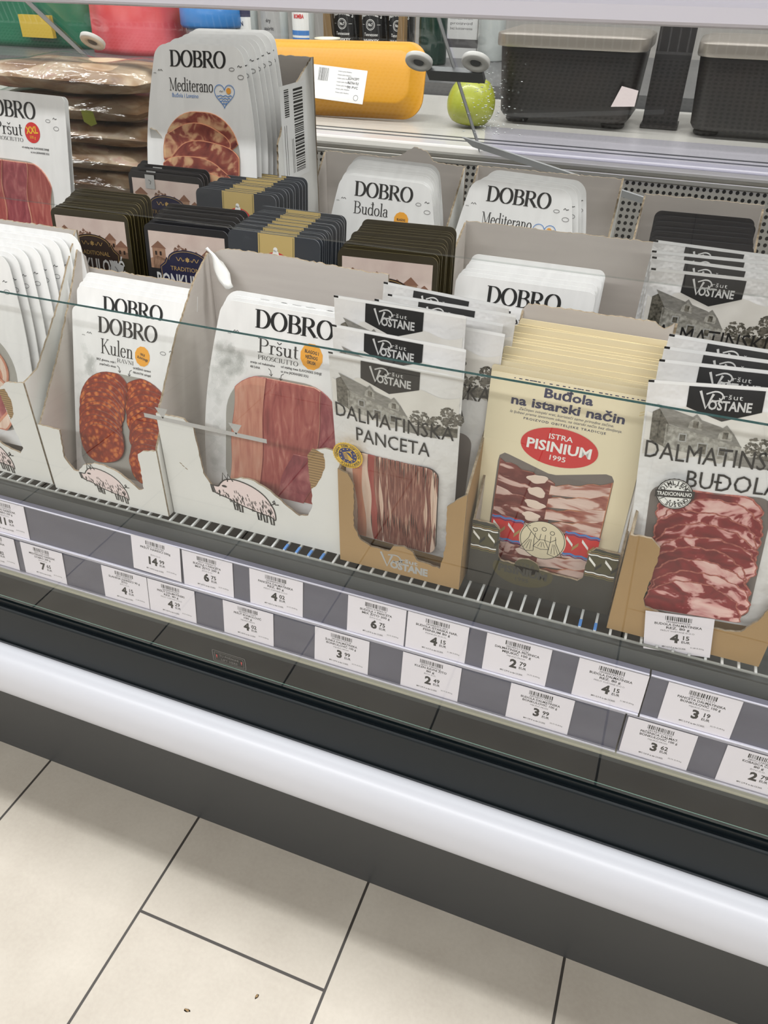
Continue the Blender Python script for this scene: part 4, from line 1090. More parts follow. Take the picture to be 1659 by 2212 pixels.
# --- white pouches with the stone house
VW, VH = 140, 256
def pouch_bulge(u, v):
    a = max(0.0, math.sin(PI * min(1, max(0, u / VW)))) ** 0.7 * max(0.0, math.sin(PI * min(1, max(0, (v - 5) / (VH - 8))))) ** 0.6
    return 0.6 + 7.0 * a + 0.5 * math.sin(u * 0.16 + v * 0.05) * math.sin(v * 0.11) * a
def leafy(a, u, v, r, n, seed, mat='photo_dark', layer=3):
    r2 = random.Random(seed)
    for i in range(n):
        t = r2.uniform(0, 6.28); d = r * math.sqrt(r2.random())
        a.poly(blob(u + d * math.cos(t) * 1.2, v + d * math.sin(t), r * r2.uniform(.08, .24), r * r2.uniform(.07, .18), 7, 0.2, rr=r2), mat, layer)
def pouch(label, words, seal, full, lite=False):
    a = Art()
    if not lite:
        # photograph of a stone house under trees
        a.poly([(2, 34)] + [(2 + 136 * k / 20, 24 + 3 * math.sin(k * .8) + (6 if k < 4 else 0)) for k in range(21)] + [(138, 70), (2, 70)], 'photo_sky', 1)
        a.poly([(2, 66)] + [(2 + 136 * k / 16, 58 + 2 * math.sin(k)) for k in range(17)] + [(138, 74)] + [(138 - 136 * k / 16, 71 + 3 * math.sin(k * 1.7)) for k in range(17)], 'photo_ground', 2)
        a.poly([(7, 58), (7, 30), (13, 26), (22, 36), (22, 64)], 'photo_dark', 3)
        a.poly([(10, 22), (22, 40), (86, 56), (78, 44), (66, 38)], 'photo_roof', 4)
        a.poly([(20, 40), (86, 55), (86, 70), (56, 68), (20, 64)], 'photo_stone', 3)
        for u, v in ((40, 34), (66, 42)):
            a.poly([(u - 1, v + 8), (u, v), (u + 5, v - 5), (u + 11, v + 2), (u + 11, v + 9)], 'photo_stone', 5); a.poly([(u - 2, v + 1), (u + 5, v - 6), (u + 12.5, v + 2.5), (u + 11, v + 3), (u + 5, v - 3), (u, v + 2)], 'photo_roof', 6)
            a.rect(u + 3, v + 1, u + 7.5, v + 7, 'photo_dark', 6)
        for u, v, w_, h_ in ((33, 49, 5, 6), (50, 56, 7, 10), (68, 58, 5, 7)):
            a.rect(u - 1, v - 1, u + w_ + 1, v + h_ + 1, 'ink_light', 4); a.rect(u, v, u + w_, v + h_, 'photo_dark', 5)
        a.poly([(80, 62), (112, 68), (118, 76), (82, 74)], 'photo_roof', 4)
        leafy(a, 98, 55, 9, 60, 3); leafy(a, 120, 60, 11, 80, 4); leafy(a, 130, 48, 11, 80, 5); leafy(a, 110, 62, 8, 40, 6)
        a.poly([(84, 66), (138, 60), (138, 72), (90, 72)], 'photo_dark', 3)
    # dark banner with the white lettering
    a.poly([(35, 3), (97, 3), (97, 22), (66, 33), (35, 22)], 'ink_black', 5)
    a.line([(45, 6.5), (51, 22), (56, 8.5)], 2.2, 'ink_silver', 6)
    a.line([(50, 9)] + [(58 + 6 * math.cos(RAD(t)), 10.5 + 4.2 * math.sin(RAD(t))) for t in range(-120, 121, 20)], 1.3, 'ink_silver', 6)
    a.text('ršut', 72, 12.4, 4.4, 'ink_silver', 6, off=0.0, width=16, track=0.06)
    a.text('OŠTANE', 52.5, 22.5, 8.2, 'ink_silver', 6, 'l', off=0.03, width=36)
    a.rect(0, 0, VW, 3.0, 'film_white', 1); a.poly([(0, 0), (5, 0), (5, 2.2), (0, 2.2)], 'ink_black', 2)
    a.text(words[0], 69, 76, 17.5, 'ink_black', 7, width=132)
    a.text(words[1], 69 if words[1] != 'BUĐOLA' else 84, 101, 17.5, 'ink_black', 7, width=84 if words[1] == 'PANCETA' else 82)
    win = rrect(14, 116 if words[1] == 'PANCETA' else 104, 122, 246, (12, 14, 12, 12), 6)
    a.poly(win, 'tray_dark', 3)
    t = thing('sliced_meat_pouch', label, 'sliced meat pouch')
    mb = MB()
    body = rrect(0, 0, VW, VH, 3, 3)
    b = Art(); b.poly(body, 'pouch_white', 0)
    b.put(mb, VW, VH, 0, pouch_bulge, 8); nf = len(mb.f)
    b2 = MB(); b.put(b2, VW, VH, 0.0004, lambda u, v: -0.6 * pouch_bulge(u, v) + 0.5, 16)
    mb.add(b2.v, [f[::-1] for f in b2.f], 'pouch_white')
    a.put(mb, VW, VH, -0.0002, pouch_bulge, 8)
    o = mb.build('printed_film', t, True)
    if full:
        if words[1] == 'PANCETA':
            u = 14.5
            cols = [('meat_bacon_fat', 9), ('meat_bacon_pink', 10), ('meat_bacon_fat', 7), ('meat_bacon_red', 8)]
            while u < 121:
                mt, wd = cols.pop(0) if cols else (rnd.choice(('meat_bacon', 'meat_bacon', 'meat_bacon', 'meat_bacon_fat')), rnd.uniform(1.8, 3.4))
                if mt == 'meat_bacon_fat' and u > 45: wd = rnd.uniform(0.5, 0.9)
                ph = rnd.uniform(0, 6)
                L = [(u + 1.4 * math.sin(v / 16 + ph * .3) + (v - 116) * 0.02, v) for v in range(114, 249, 6)]; Rr = [(u + wd + 1.6 + 1.4 * math.sin(v / 13 + ph * .4) + (v - 116) * 0.02, v) for v in range(114, 249, 6)]
                uu = min(u, VW / 2 + abs(u - VW / 2) * 0)   # all slices lie level, just above the film
                slice_obj('bacon_slice', t, clip(L[::-1] + Rr, win), VW, VH, -0.0083 - 0.0006 * rnd.random(), mt, mt, rimw=0.4, th=0.001)
                u += wd
        else:
            for i in range(9):
                v = 118 + i * 13.5
                slice_obj('ham_slice', t, clip(blob(70 + 3 * math.sin(i * 2.1), v + 12, 47, 33, 90, 0.028, (3, 9, 17, 26)), win), VW, VH, -0.0080 - 0.0004 * i, 'meat_neck', 'rim_pink', rimw=1.5)
        a2 = Art(); a2.poly(win, 'film_clear', 0)
        mb = MB(); a2.put(mb, VW, VH, -0.0078, window_bulge(win, 4.5), 7); mb.build('window_film', t, True)
    s = Art()
    if seal == 'euro' and full:
        s.disc(20, 120, 17.5, 17.5, 'ink_euro_yellow', 1, 72, 0.03); s.disc(20, 120, 15.5, 15.5, 'ink_euro_yellow', 2, 40); s.ring(20, 120, 15.6, 0.5, 'ink_euro_blue', 3, 40); s.disc(20, 120, 10.8, 10.8, 'ink_euro_blue', 3, 36)
        s.arc_text('OZNAKA ZEMLJOPISNOG PODRIJETLA · ', 20, 120, 11.9, 2.7, 'ink_text', -200, 160, 4, 0.02)
        for k in range(12):
            t_ = 2 * PI * k / 12; s.disc(20 + 8.9 * math.cos(t_), 120 + 8.9 * math.sin(t_), 0.8, 0.8, 'ink_euro_yellow', 4, 10, 0.3)
        for k in range(5): s.line([(14 + k * 0.6, 117 + k * 1.9), (19 + k * .5, 117.4 + k * 2.0), (26 - k * .9, 124.5 + k * .6)], 0.9, 'ink_euro_yellow', 4)
        for k in range(4): s.line([(16 + k * 2, 116.5 - k * .5), (20 + k, 114.5 - k * 0.6), (25, 117 + k)], 0.7, 'ink_euro_yellow', 4)
        mb = MB(); s.put(mb, VW, VH, -0.0128); mb.build('origin_seal', t)['label'] = 'round yellow and blue origin seal'
    if seal == 'stamp' and full:
        cu, cv = 36, 107
        s.disc(cu, cv, 16.5, 16.5, 'ink_text', 1, 48, 0.012); s.ring(cu, cv, 15.2, 0.5, 'ink_white', 2, 40)
        s.disc(cu, cv, 14.4, 14.4, 'ink_white', 2, 40); s.ring(cu, cv, 9.6, 0.4, 'ink_text', 3, 30)
        s.arc_text('DIMLJENO', cu, cv, 10.2, 3.9, 'ink_black', -165, -15, 4, 0.03)
        s.arc_text('ONEŠUS I', cu, cv, 13.8, 3.7, 'ink_black', 18, 162, 4, 0.03, True)
        s.poly([(cu - 17.5, cv - 3.2), (cu + 17.5, cv - 5.2), (cu + 17.5, cv + 2.6), (cu - 17.5, cv + 4.6)], 'ink_text', 5)
        s.text('TRADICIONALNO', cu, cv + 1.6, 4.0, 'ink_white', 6, off=0.02, width=31, rot=-3.3)
        for du, dv in ((-4, -7), (0, -8), (4, -7), (-3, 7.5), (1, 8), (4, 6)): s.disc(cu + du, cv + dv, 0.9, 0.9, 'ink_text', 4, 10, 0.35)
        mb = MB(); s.put(mb, VW, VH, -0.0132); mb.build('round_stamp', t)['label'] = 'round black and white stamp print'
    return t
# --- dark packs with a village picture
DW, DH = 126, 232
def village(a, u0, v0, u1, v1):
    s = (u1 - u0) / 114
    a.rect(u0, v0, u1, v1, 'village_sky', 1)
    X = lambda x: u0 + x * s
    Y = lambda y: v1 - y * s
    a.poly([(X(0), Y(0)), (X(0), Y(12)), (X(12), Y(16)), (X(34), Y(10)), (X(60), Y(12)), (X(114), Y(8)), (X(114), Y(0))], 'village_house', 2)
    for x, w_, h_ in ((4, 20, 26), (62, 18, 18), (80, 16, 22), (96, 18, 14)):
        a.rect(X(x), Y(h_), X(x + w_), Y(0), 'village_house', 2)
        a.poly([(X(x - 2), Y(h_)), (X(x + w_ / 2), Y(h_ + 9)), (X(x + w_ + 2), Y(h_))], 'village_roof', 3)
        for k in range(2): a.rect(X(x + 4 + 7 * k), Y(h_ - 4), X(x + 7 + 7 * k), Y(h_ - 9), 'badge_brown', 3)
    leafy(a, X(46), Y(22), 10 * s, 60, 11, 'village_tree', 2)
def dark_pack(label, kind):
    a = Art()
    card, edge = {'black': ('black_card', 'black_edge'), 'olive': ('olive_reflection_card', 'olive_edge'), 'slate': ('slate_card', 'slate_edge'), 'wine': ('black_card', 'black_edge')}[kind]
    if kind == 'slate':
        a.rect(42, 0.5, 92, 92, 'gold_band', 1); a.line([(44, 2), (44, 90)], 0.8, 'olive_edge', 2); a.line([(90, 2), (90, 90)], 0.8, 'olive_edge', 2)
        a.disc(67, 36, 20, 15, 'ink_red', 2, 32); a.poly([(58, 32), (64, 18), (70, 20), (72, 28), (80, 38), (68, 40)], 'ink_white', 3); a.disc(66, 18, 3, 3, 'ink_white', 3, 12)
        a.text('PRŠUT', 67, 46, 6, 'ink_white', 4, off=0.02, width=26)
    else:
        village(a, 6, 9, 120, 56)
        bg = 'badge_navy' if kind != 'olive' else 'badge_brown'
        a.poly([(20, 88), (20, 52), (27, 47), (31, 40)] + [(63 - 30 * math.cos(PI * k / 14), 42 - 13 * math.sin(PI * k / 14)) for k in range(15)] + [(95, 40), (99, 47), (106, 52), (106, 88)], bg, 4)
        a.line([(22, 88), (22, 53), (29, 48), (33, 41)] + [(63 - 28 * math.cos(PI * k / 14), 43 - 12 * math.sin(PI * k / 14)) for k in range(15)] + [(93, 41), (97, 48), (104, 53), (104, 88)], 0.6, 'ink_gold', 5)
        for k in (-1, 1): a.line([(63 + k * (5 + j), 41 + 2.2 * math.sin(j * .9)) for j in range(13)], 0.9, 'ink_gold', 5)
        a.disc(63, 41, 3, 3, 'ink_gold', 5, 12, 0.2)
        a.text('TRADITIONAL', 63, 56, 5.4, 'ink_gold', 5, width=54)
        a.text('BONKULOVIĆ', 63, 79, 18, 'ink_silver', 6, off=0.02, width=100)
    win = rrect(14, 118, 112, 222, 10); a.poly(win, 'tray_dark', 1)
    t = card_pack(label, DW, DH, rrect(0, 0, DW, DH, (9, 9, 4, 4)), a, (card, edge, edge), 0.8, 4.0, inset=6)
    if kind == 'wine':
        l = Art(); l.rect(30, 3, 46, 22, 'ink_light', 8); l.line([(36, 10), (40, 12), (38, 16)], 1.2, 'ink_grey', 9)
        mb = MB(); l.put(mb, DW, DH, -0.0006); mb.build('white_sticker', t)
    mb = MB(); mb.slab([((u - DW / 2) / 1000, -0.0032, (DH - v) / 1000) for u, v in rrect(18, 122, 108, 218, 10)], [((u - DW / 2) / 1000, -0.0004, (DH - v) / 1000) for u, v in rrect(18, 122, 108, 218, 10)], 'meat_prosciutto', 'meat_prosciutto', 'meat_prosciutto'); mb.build('ham_slices', t)
    return t

ORD = ['frontmost', 'second', 'third', 'fourth', 'fifth', 'sixth', 'seventh', 'eighth', 'ninth', 'tenth', 'eleventh', 'twelfth', 'thirteenth', 'fourteenth', 'fifteenth', 'sixteenth']
def place(t, tc, H, lean, roll=0.0, yaw=0.0):
    """set the pack so that the middle of its top edge is at tc; lean > 0 leans back, roll > 0 is clockwise from the front"""
    e = Euler((-RAD(lean), RAD(roll), RAD(yaw)))
    t.rotation_euler = e
    t.location = Vector(tc) - e.to_matrix() @ Vector((0, 0, H / 1000))
def row(first, rest, n, tc, step, H, lean, label, where, group, roll=0.0, jit=0.0015, lean2=None, rolljit=0.4):
    """n packs one behind the other; each gets its own label"""
    proto = None
    for i in range(n):
        if i == 0: t = first
        elif i == 1: t = rest; 
        else: t = copy_tree(rest)
        l = lean if lean2 is None else lean + (lean2 - lean) * i / max(1, n - 1)
        c = Vector(tc) + (step(i) if callable(step) else Vector(step) * i)
        if i: c += Vector((rnd.uniform(-jit, jit), 0, rnd.uniform(-jit, jit)))
        place(t, c, H, l, roll + (rnd.uniform(-rolljit, rolljit) if i else 0))
        t['label'] = (f'{ORD[i]} {label} {where}' if i == 0 else f'{label}, {ORD[i]} from the front {where}')
        t['group'] = group
    if n == 1 and rest is not None: raise ValueError('row of one')

# front row, left to right
row(pancetta_card('x', True), pancetta_card('x', False), 8, (-0.857, 0.725, 0.891), (0.0091, 0.0086, 0.0024), PH, 14, 'rolled bacon card pack', 'in the leftmost white carton', 'rolled bacon packs')
row(kulen('x', True), kulen('x', False), 5, (-0.616, 0.732, 0.836), lambda i: Vector((0.0035 + 0.0004 * (i - 1), 0.012 + 0.0062 * (i - 1), 0.022 + 0.0042 * (i - 1))) if i else Vector((0, 0, 0)), KH, 16, 'paprika sausage card pack', 'in its white pig carton', 'paprika sausage packs', roll=0.6, jit=0.0008)
row(prosciutto('x', True), prosciutto('x', False), 4, (-0.3915, 0.728, 0.878), (-0.0008, 0.0062, 0.0012), PH, 12, 'dry ham card pack', 'in the wide white pig carton', 'dry ham packs', roll=0.5)
pa = pouch('white house pouch with striped bacon and a yellow blue seal, frontmost in kraft carton', ('DALMATINSKA', 'PANCETA'), 'euro', True)
place(pa, (-0.229, 0.640, 0.879), VH, -8, 1.5)
pb = pouch('striped bacon pouch directly behind the frontmost one in the kraft carton', ('DALMATINSKA', 'PANCETA'), 'euro', False)
place(pb, (-0.234, 0.662, 0.898), VH, -6, 1.5)
pc = copy_tree(pb); place(pc, (-0.243, 0.688, 0.919), VH, -3, 0.5); pc['label'] = 'third striped bacon pouch, standing tallest in the kraft carton'
for i, (x, y, z, r) in enumerate(((-0.208, 0.712, 0.898, 1.5), (-0.214, 0.728, 0.903, 2.5), (-0.205, 0.744, 0.906, 1.0), (-0.216, 0.760, 0.910, 3.0))):
    p = copy_tree(pb); place(p, (x, y, z), VH, 3, r); p['label'] = f'striped bacon pouch, {ORD[3 + i]} from the front in the kraft carton'
for p in [o for o in COL.objects if o.parent is None and o.name.startswith('sliced_meat_pouch')]: p['group'] = 'striped bacon pouches'
first = cream_pack('x', True); rest = cream_pack('x', False)
row(first, rest, 13, (-0.0645, 0.700, 0.8605), (0.0004, 0.0072, 0.0020), IH, 4, 'cream card pack', 'in the black carton', 'cream card packs', roll=0.3, jit=0.0026, rolljit=0.9)
ba = pouch('white house pouch of marbled neck slices with round black stamp, frontmost', ('DALMATINSKA', 'BUĐOLA'), 'stamp', True)
place(ba, (0.0745, 0.672, 0.899), VH, 4, -6.0)
bb = pouch('marbled neck pouch right behind the stamped front pouch', ('DALMATINSKA', 'BUĐOLA'), 'stamp', False)
place(bb, (0.080, 0.694, 0.907), VH, 5, -3.0)
for i, (x, y, z, r) in enumerate(((0.082, 0.712, 0.910, -1.0), (0.084, 0.730, 0.913, 1.0))):
    p = copy_tree(bb); place(p, (x, y, z), VH, 6, r); p['label'] = f'marbled neck pouch, {ORD[2 + i]} from the front in its kraft carton'
for p in [ba, bb] + [o for o in COL.objects if o.parent is None and str(o.get('label', '')).startswith('marbled neck pouch')]: p['group'] = 'marbled neck pouches'
# second row
row(dark_pack('x', 'olive'), dark_pack('x', 'olive'), 9, (-0.742, 0.846, 0.919), (-0.002, 0.0095, 0.0008), DH, 7, 'dark village pack', 'in the far left dark row', 'dark packs, far left row', roll=-1)
row(dark_pack('x', 'black'), dark_pack('x', 'black'), 7, (-0.588, 0.840, 0.917), (-0.0008, 0.0100, 0.0016), DH, 7, 'black pack with navy badge', 'behind the sausage carton', 'black packs with navy badge', roll=-1)
row(dark_pack('x', 'slate'), dark_pack('x', 'slate'), 14, (-0.459, 0.835, 0.924), (-0.0007, 0.0080, 0.0002), DH, 7, 'slate pack with gold band', 'behind the dry ham carton', 'slate and gold packs, nearer row')
row(dark_pack('x', 'olive'), dark_pack('x', 'olive'), 10, (-0.312, 0.838, 0.919), (-0.0004, 0.0098, 0.0010), DH, 7, 'village pack with olive reflection', 'left of the grey carton', 'village packs with olive reflection', roll=-1.5)
row(kulen('x', False), kulen('x', False), 6, (-0.153, 0.872, 0.893), (0.0002, 0.0115, 0.0014), KH, 12, 'white card pack', 'in the plain grey carton', 'white card packs in the grey carton')
pd_ = pouch('white house pouch of dry ham, frontmost behind the right kraft carton', ('DALMATINSKI', 'PRŠUT'), None, False)
place(pd_, (0.052, 0.872, 0.930), VH, 2, -1)
pd_['group'] = 'dry ham pouches'
for i, (x, y, z, r) in enumerate(((0.050, 0.890, 0.935, 0.5), (0.048, 0.908, 0.938, -1.0), (0.047, 0.926, 0.942, 1.0))):
    p = copy_tree(pd_); place(p, (x, y, z), VH, 3, r); p['label'] = f'dry ham pouch, {ORD[1 + i]} from the front on the right'; p['group'] = 'dry ham pouches'
a = Art(); a.poly([(92, 60), (112, 66), (106, 84), (88, 78)], 'ink_light', 8); a.line([(97, 68), (101, 73), (99, 78)], 1.2, 'ink_grey', 9)
m = MB(); a.put(m, DW, DH, -0.0006)
m.build('white_sticker', [o for o in COL.objects if str(o.get('label', '')).startswith('frontmost dark village pack')][0])
# third row
row(big_prosciutto('x', True), big_prosciutto('x', False), 2, (-0.958, 0.985, 1.032), (-0.004, 0.012, -0.002), 245, 12, 'big white dry ham pack', 'by the left edge', 'big dry ham packs', roll=1.0)
row(dark_pack('x', 'wine'), dark_pack('x', 'wine'), 5, (-0.712, 0.985, 0.940), (-0.002, 0.0100, 0.0014), DH, 6, 'black village pack with wine top', 'in the rear left dark row', 'black packs in the rear row')
row(dark_pack('x', 'slate'), dark_pack('x', 'slate'), 11, (-0.582, 0.960, 0.934), (0.0010, 0.0082, 0.0007), DH, 6, 'slate pack with gold band', 'of the rear row', 'slate and gold packs, rear row')
row(barrel_pack('Mediterano', 'x', True), barrel_pack('Mediterano', 'x', False), 7, (-0.676, 1.055, 1.096), (0.0026, 0.0115, 0.0024), 240, 12, 'cured mix pack with heart emblem', 'in the tall carton', 'cured mix packs in the tall carton', roll=-1)
row(barrel_pack('Buđola', 'x', False), barrel_pack('Buđola', 'x', False), 8, (-0.408, 1.085, 0.940), (-0.0016, 0.0100, 0.0016), 240, 10, 'white neck meat pack', 'in the middle rear carton', 'neck meat packs in the rear carton', roll=1)
row(barrel_pack('Mediterano', 'x', False), barrel_pack('Mediterano', 'x', False), 4, (-0.213, 1.095, 0.949), (0.0045, 0.0120, 0.0014), 240, 10, 'cured mix pack with heart emblem', 'in the right rear carton', 'cured mix packs in the rear carton', roll=1.5)
row(dark_pack('x', 'black'), dark_pack('x', 'black'), 6, (0.032, 1.065, 0.910), (-0.0006, 0.0125, 0.0036), DH, 8, 'black village pack', 'in the far right carton', 'black packs in the far right carton', roll=-1)

# ------------------------------------------------------------------ display cartons
def pig(a, u, v, s):
    """pink pig drawn in ink; (u, v) is the middle of the body, s the scale"""
    body = [(-38, -7), (-30, -8), (-26, -13), (-19, -19), (-6, -22), (12, -19), (26, -11), (34, 1), (36, 10), (35, 18), (30, 15), (20, 14), (6, 12), (-8, 9), (-20, 5), (-31, 3), (-38, 0)]
    P = lambda x, y: (u + x * s + 0.06 * y * s, v + (y + 0.03 * x) * s)
    pts = []
    n = len(body)
    for i in range(n):
        p0, p1, p2, p3 = body[i - 1], body[i], body[(i + 1) % n], body[(i + 2) % n]
        for k in range(4):
            t = k / 4
            pts.append(P(*[0.5 * ((2 * p1[j]) + (-p0[j] + p2[j]) * t + (2*p0[j] - 5*p1[j] + 4*p2[j] - p3[j]) * t*t + (-p0[j] + 3*p1[j] - 3*p2[j] + p3[j]) * t**3) for j in (0, 1)]))
    a.poly(pts, 'pig_pink', 2)
    a.line(pts + [pts[0]], 1.5 * s, 'ink_black', 3)
    a.poly([P(-40, -8), P(-36, -8), P(-34, 2), P(-39, 2)], 'ink_black', 4)
    a.line([P(-38, -7), P(-35, 2)], 1.0 * s, 'ink_grey', 5)
    for dx in (-20, -14): a.line([P(dx - 3, -17), P(dx - 1, -27), P(dx + 4, -19)], 1.4 * s, 'ink_black', 4)
    a.poly(blob(*P(-22, -10), 3.2 * s, 1.5 * s, 14, 0.02), 'ink_black', 4)
    for x, y in ((-12, 9), (-6, 10), (16, 14), (23, 15), (31, 16)):
        a.line([P(x - 2, y - 1), P(x - 1.5, y + 9), P(x + 1.5, y + 9), P(x + 2, y)], 2.0 * s, 'ink_black', 4)
    a.line([P(34, -2), P(38, -5), P(37, -8), P(35, -6), P(38, -3), P(42, -4)], 1.3 * s, 'ink_black', 4)
    r2 = random.Random(5)
    for i in range(115):
        x = r2.uniform(-33, 33); y0 = -2 + 0.12 * x
        y = r2.uniform(y0 - 6 * (x > -12), 12 + 0.1 * x)
        if x < -20 and (y < -5 or y > 2): continue
        a.line([P(x, y), P(x + 0.9, y + r2.uniform(2.6, 4.4))], 0.75 * s, 'ink_black', 4)

def carton(label, X0, X1, Yf, Yb, z0, front, left, right, hb, outer='carton_white', inner='carton_inner', art=None, art_y=0.0, backjag=0.0016, extra=None, back_pts=None, group='display cartons'):
    """open display box; front = [(mm from the left, mm up)], left / right = [(mm back from the front, mm up)] listed front to back"""
    t = thing('display_carton', label, 'display carton', ((X0 + X1) / 2, Yf, z0), group=group)
    W = (X1 - X0) * 1000; D = (Yb - Yf) * 1000; T = 2.6
    pt = lambda u, y, h: ((u - W / 2) / 1000, y / 1000, h / 1000)
    fc = jag(front, 4.0, 0.7)
    out = [(0, 0)] + fc + [(W, 0)]
    mb = MB(); mb.slab([pt(u, 0, h) for u, h in out][::-1], [pt(u, T, h) for u, h in out][::-1], outer, inner, 'carton_edge')
    if art: art.put(mb, W, 200, art_y)
    mb.build('front_wall', t)
    bp = jag(back_pts or [(0, hb), (W, hb)], 4.0, backjag * 1000 * 0.6)
    out = [(0, 0)] + bp + [(W, 0)]
    mb = MB(); mb.slab([pt(u, D - T, h) for u, h in out][::-1], [pt(u, D, h) for u, h in out][::-1], inner, outer, 'carton_edge'); mb.build('back_wall', t)
    for s, c in ((0, left), (1, right)):
        out = [(T, 0)] + jag([(T if d == 0 else min(d, D - T), h) for d, h in c], 4.0, 0.8) + [(D - T, 0)]
        xa_, xb_ = (0, T) if s == 0 else (W, W - T)
        A = [pt(xa_, d, h) for d, h in out]; B = [pt(xb_, d, h) for d, h in out]
        mb = MB()
        if s == 0: mb.slab(A, B, outer, inner, 'carton_edge')
        else: mb.slab(A[::-1], B[::-1], outer, inner, 'carton_edge')
        mb.build('side_wall', t)
    mb = MB(); mb.box(pt(T, T, 0.2), pt(W - T, D - T, 1.4), inner); mb.build('bottom_panel', t)
    if extra: extra(t, W, D, pt)
    return t
def torn_patch(a, pts, ribs=14):
    a.poly(jag(pts, 3, 0.8, True), 'kraft', 1)
    us = [p[0] for p in pts]; vs = [p[1] for p in pts]
    for k in range(ribs):
        v = min(vs) + (max(vs) - min(vs)) * (k + 0.5) / ribs
        q = clip([(min(us), v - 0.6), (max(us), v - 0.9), (max(us), v + 0.5), (min(us), v + 0.8)], [tuple(p) for p in pts])
        if len(q) > 2: a.poly(q, 'kraft_dark', 2)

# left white carton (half outside the picture)
a = Art(); torn_patch(a, [(217, 66), (228, 62), (233, 78), (230, 98), (222, 108), (219, 90)]); pig(a, 162, 170, 1.05)
carton('white carton of rolled bacon packs, cut by the left picture edge', -0.982, -0.720, 0.642, 0.795, SZ, [(0, 140), (104, 140), (110, 62), (132, 44), (166, 62), (196, 46), (220, 40), (228, 50), (220, 92), (218, 136), (234, 148), (262, 152)],
       [(0, 140), (60, 230), (155, 292)], [(0, 152), (30, 160), (90, 222), (125, 266), (150, 297)], 298, art=a)
# sausage carton
a = Art(); pig(a, 86, 171, 0.94)
carton('narrow white carton with pink pig print, holding paprika sausage packs', -0.711, -0.5325, 0.637, 0.790, SZ, [(0, 98), (34, 97), (29, 56), (40, 38), (48, 38), (58, 50), (76, 57), (94, 57), (112, 52), (128, 42), (140, 32), (148, 36), (150, 88), (158, 94), (178.5, 99)],
       [(0, 98), (60, 166), (110, 234), (138, 280), (150, 268)], [(0, 99), (50, 168), (100, 226), (150, 256)], 253, art=a)
# dry ham carton with its curled flap
def flap(t, W, D, pt):
    mb = MB(); n = 6; vs = []; fs = []
    for i in range(n):
        for j in range(n):
            u, v = i / (n - 1), j / (n - 1)
            x = 4 + 22 * v + 22 * u + 3 * math.sin(v * 5); y = D - 8 - 12 * v - 5 * math.sin(u * 2.8); h = 300 - 30 * v - 12 * u + 4 * math.sin(u * 5 + v * 2) + rnd.uniform(-1.0, 1.0)
            vs.append(pt(x, y, h))
    for i in range(n - 1):
        for j in range(n - 1): fs.append((i*n+j, (i+1)*n+j, (i+1)*n+j+1, i*n+j+1))
    mb.add(vs, fs, 'carton_white')
    o = mb.build('torn_flap', t, True); o['label'] = 'crumpled white torn flap'
    md = o.modifiers.new('thickness', 'SOLIDIFY'); md.thickness = 0.0018
a = Art(); torn_patch(a, [(198, 66), (205, 56), (218, 60), (219, 76), (214, 92), (205, 108), (200, 112), (198, 90)], 16); pig(a, 108, 150, 1.14)
for u, v in ((22, 118), (25, 121), (29, 124)): a.line([(u, v), (u + 3, v + 2)], 1.0, 'kraft_dark', 1)
carton('wide white carton with large pig print and curled torn flap, holding dry ham packs', -0.531, -0.294, 0.648, 0.798, SZ, [(0, 146), (38, 146), (50, 136), (54, 74), (64, 58), (74, 56), (88, 72), (106, 80), (124, 80), (146, 70), (166, 54), (182, 44), (194, 48), (200, 62), (202, 140), (220, 147), (237, 146)],
       [(0, 146), (60, 220), (110, 268), (155, 292)], [(0, 146), (80, 226), (150, 280)], 297, art=a, extra=flap, back_pts=[(0, 290), (30, 300), (110, 300), (200, 296), (237, 296)])
# kraft carton with bacon pouches
def vlogo(a, u, v, s, mat='ink_light'):
    a.line([(u, v), (u + 11 * s, v + 26 * s), (u + 19 * s, v + 3 * s)], 3.6 * s, mat, 2)
    a.line([(u + 12 * s, v + 3 * s)] + [(u + 24 * s + 9 * s * math.cos(RAD(t)), v + 7 * s + 6.5 * s * math.sin(RAD(t))) for t in range(-120, 121, 24)], 2.4 * s, mat, 2)
    a.text('ršut', u + 47 * s, v + 11 * s, 8 * s, mat, 2, off=0.03, width=28 * s); a.text('OŠTANE', u + 16 * s, v + 27 * s, 13 * s, mat, 2, 'l', off=0.055, width=62 * s)
a = Art(); vlogo(a, 52, 172, 0.74)
carton('brown kraft carton with grey logo print, holding striped bacon pouches', -0.293, -0.145, 0.640, 0.796, SZ, [(0, 130), (12, 126), (19, 112), (18, 56), (26, 38), (40, 31), (62, 31), (67, 40), (80, 43), (91, 38), (96, 28), (124, 24), (129, 60), (127, 112), (140, 126), (148, 133)],
       [(0, 130), (80, 190), (155, 240)], [(0, 133), (80, 190), (155, 240)], 238, 'kraft', 'kraft', art=a)
# black folk-pattern carton
a = Art()
for u0, u1 in ((0, 30), (127, 159)):
    for dv, w_, mt in ((-17, 0.9, 'ink_olive'), (-14.5, 0.8, 'ink_gold'), (-12, 1.6, 'ink_white'), (12, 1.6, 'ink_white'), (14.5, 0.8, 'ink_gold'), (17, 0.9, 'ink_olive')):
        a.line([(u0 + 0.5 + (u1 - u0 - 1) * k / 10, 134 + dv + 0.5 * math.sin(k * 1.7)) for k in range(11)], w_, mt, 2)
    a.rect(u0 + 0.5, 124, u1 - 0.5, 144, 'ink_olive_dark', 1)
    zigzag(a, u0, u1 + 2, 134, 9, 'ink_white', 'ink_black', None, 2)
el = [(62 + 34 * math.cos(2*PI*i/40), 168 + 21 * math.sin(2*PI*i/40)) for i in range(40)]
a.poly(clip(el, [(0, 160.5), (159, 160.5), (159, 200), (0, 200)]), 'ink_olive_dark', 1)
a.disc(66, 160, 14, 11, 'ink_olive_dark', 1)
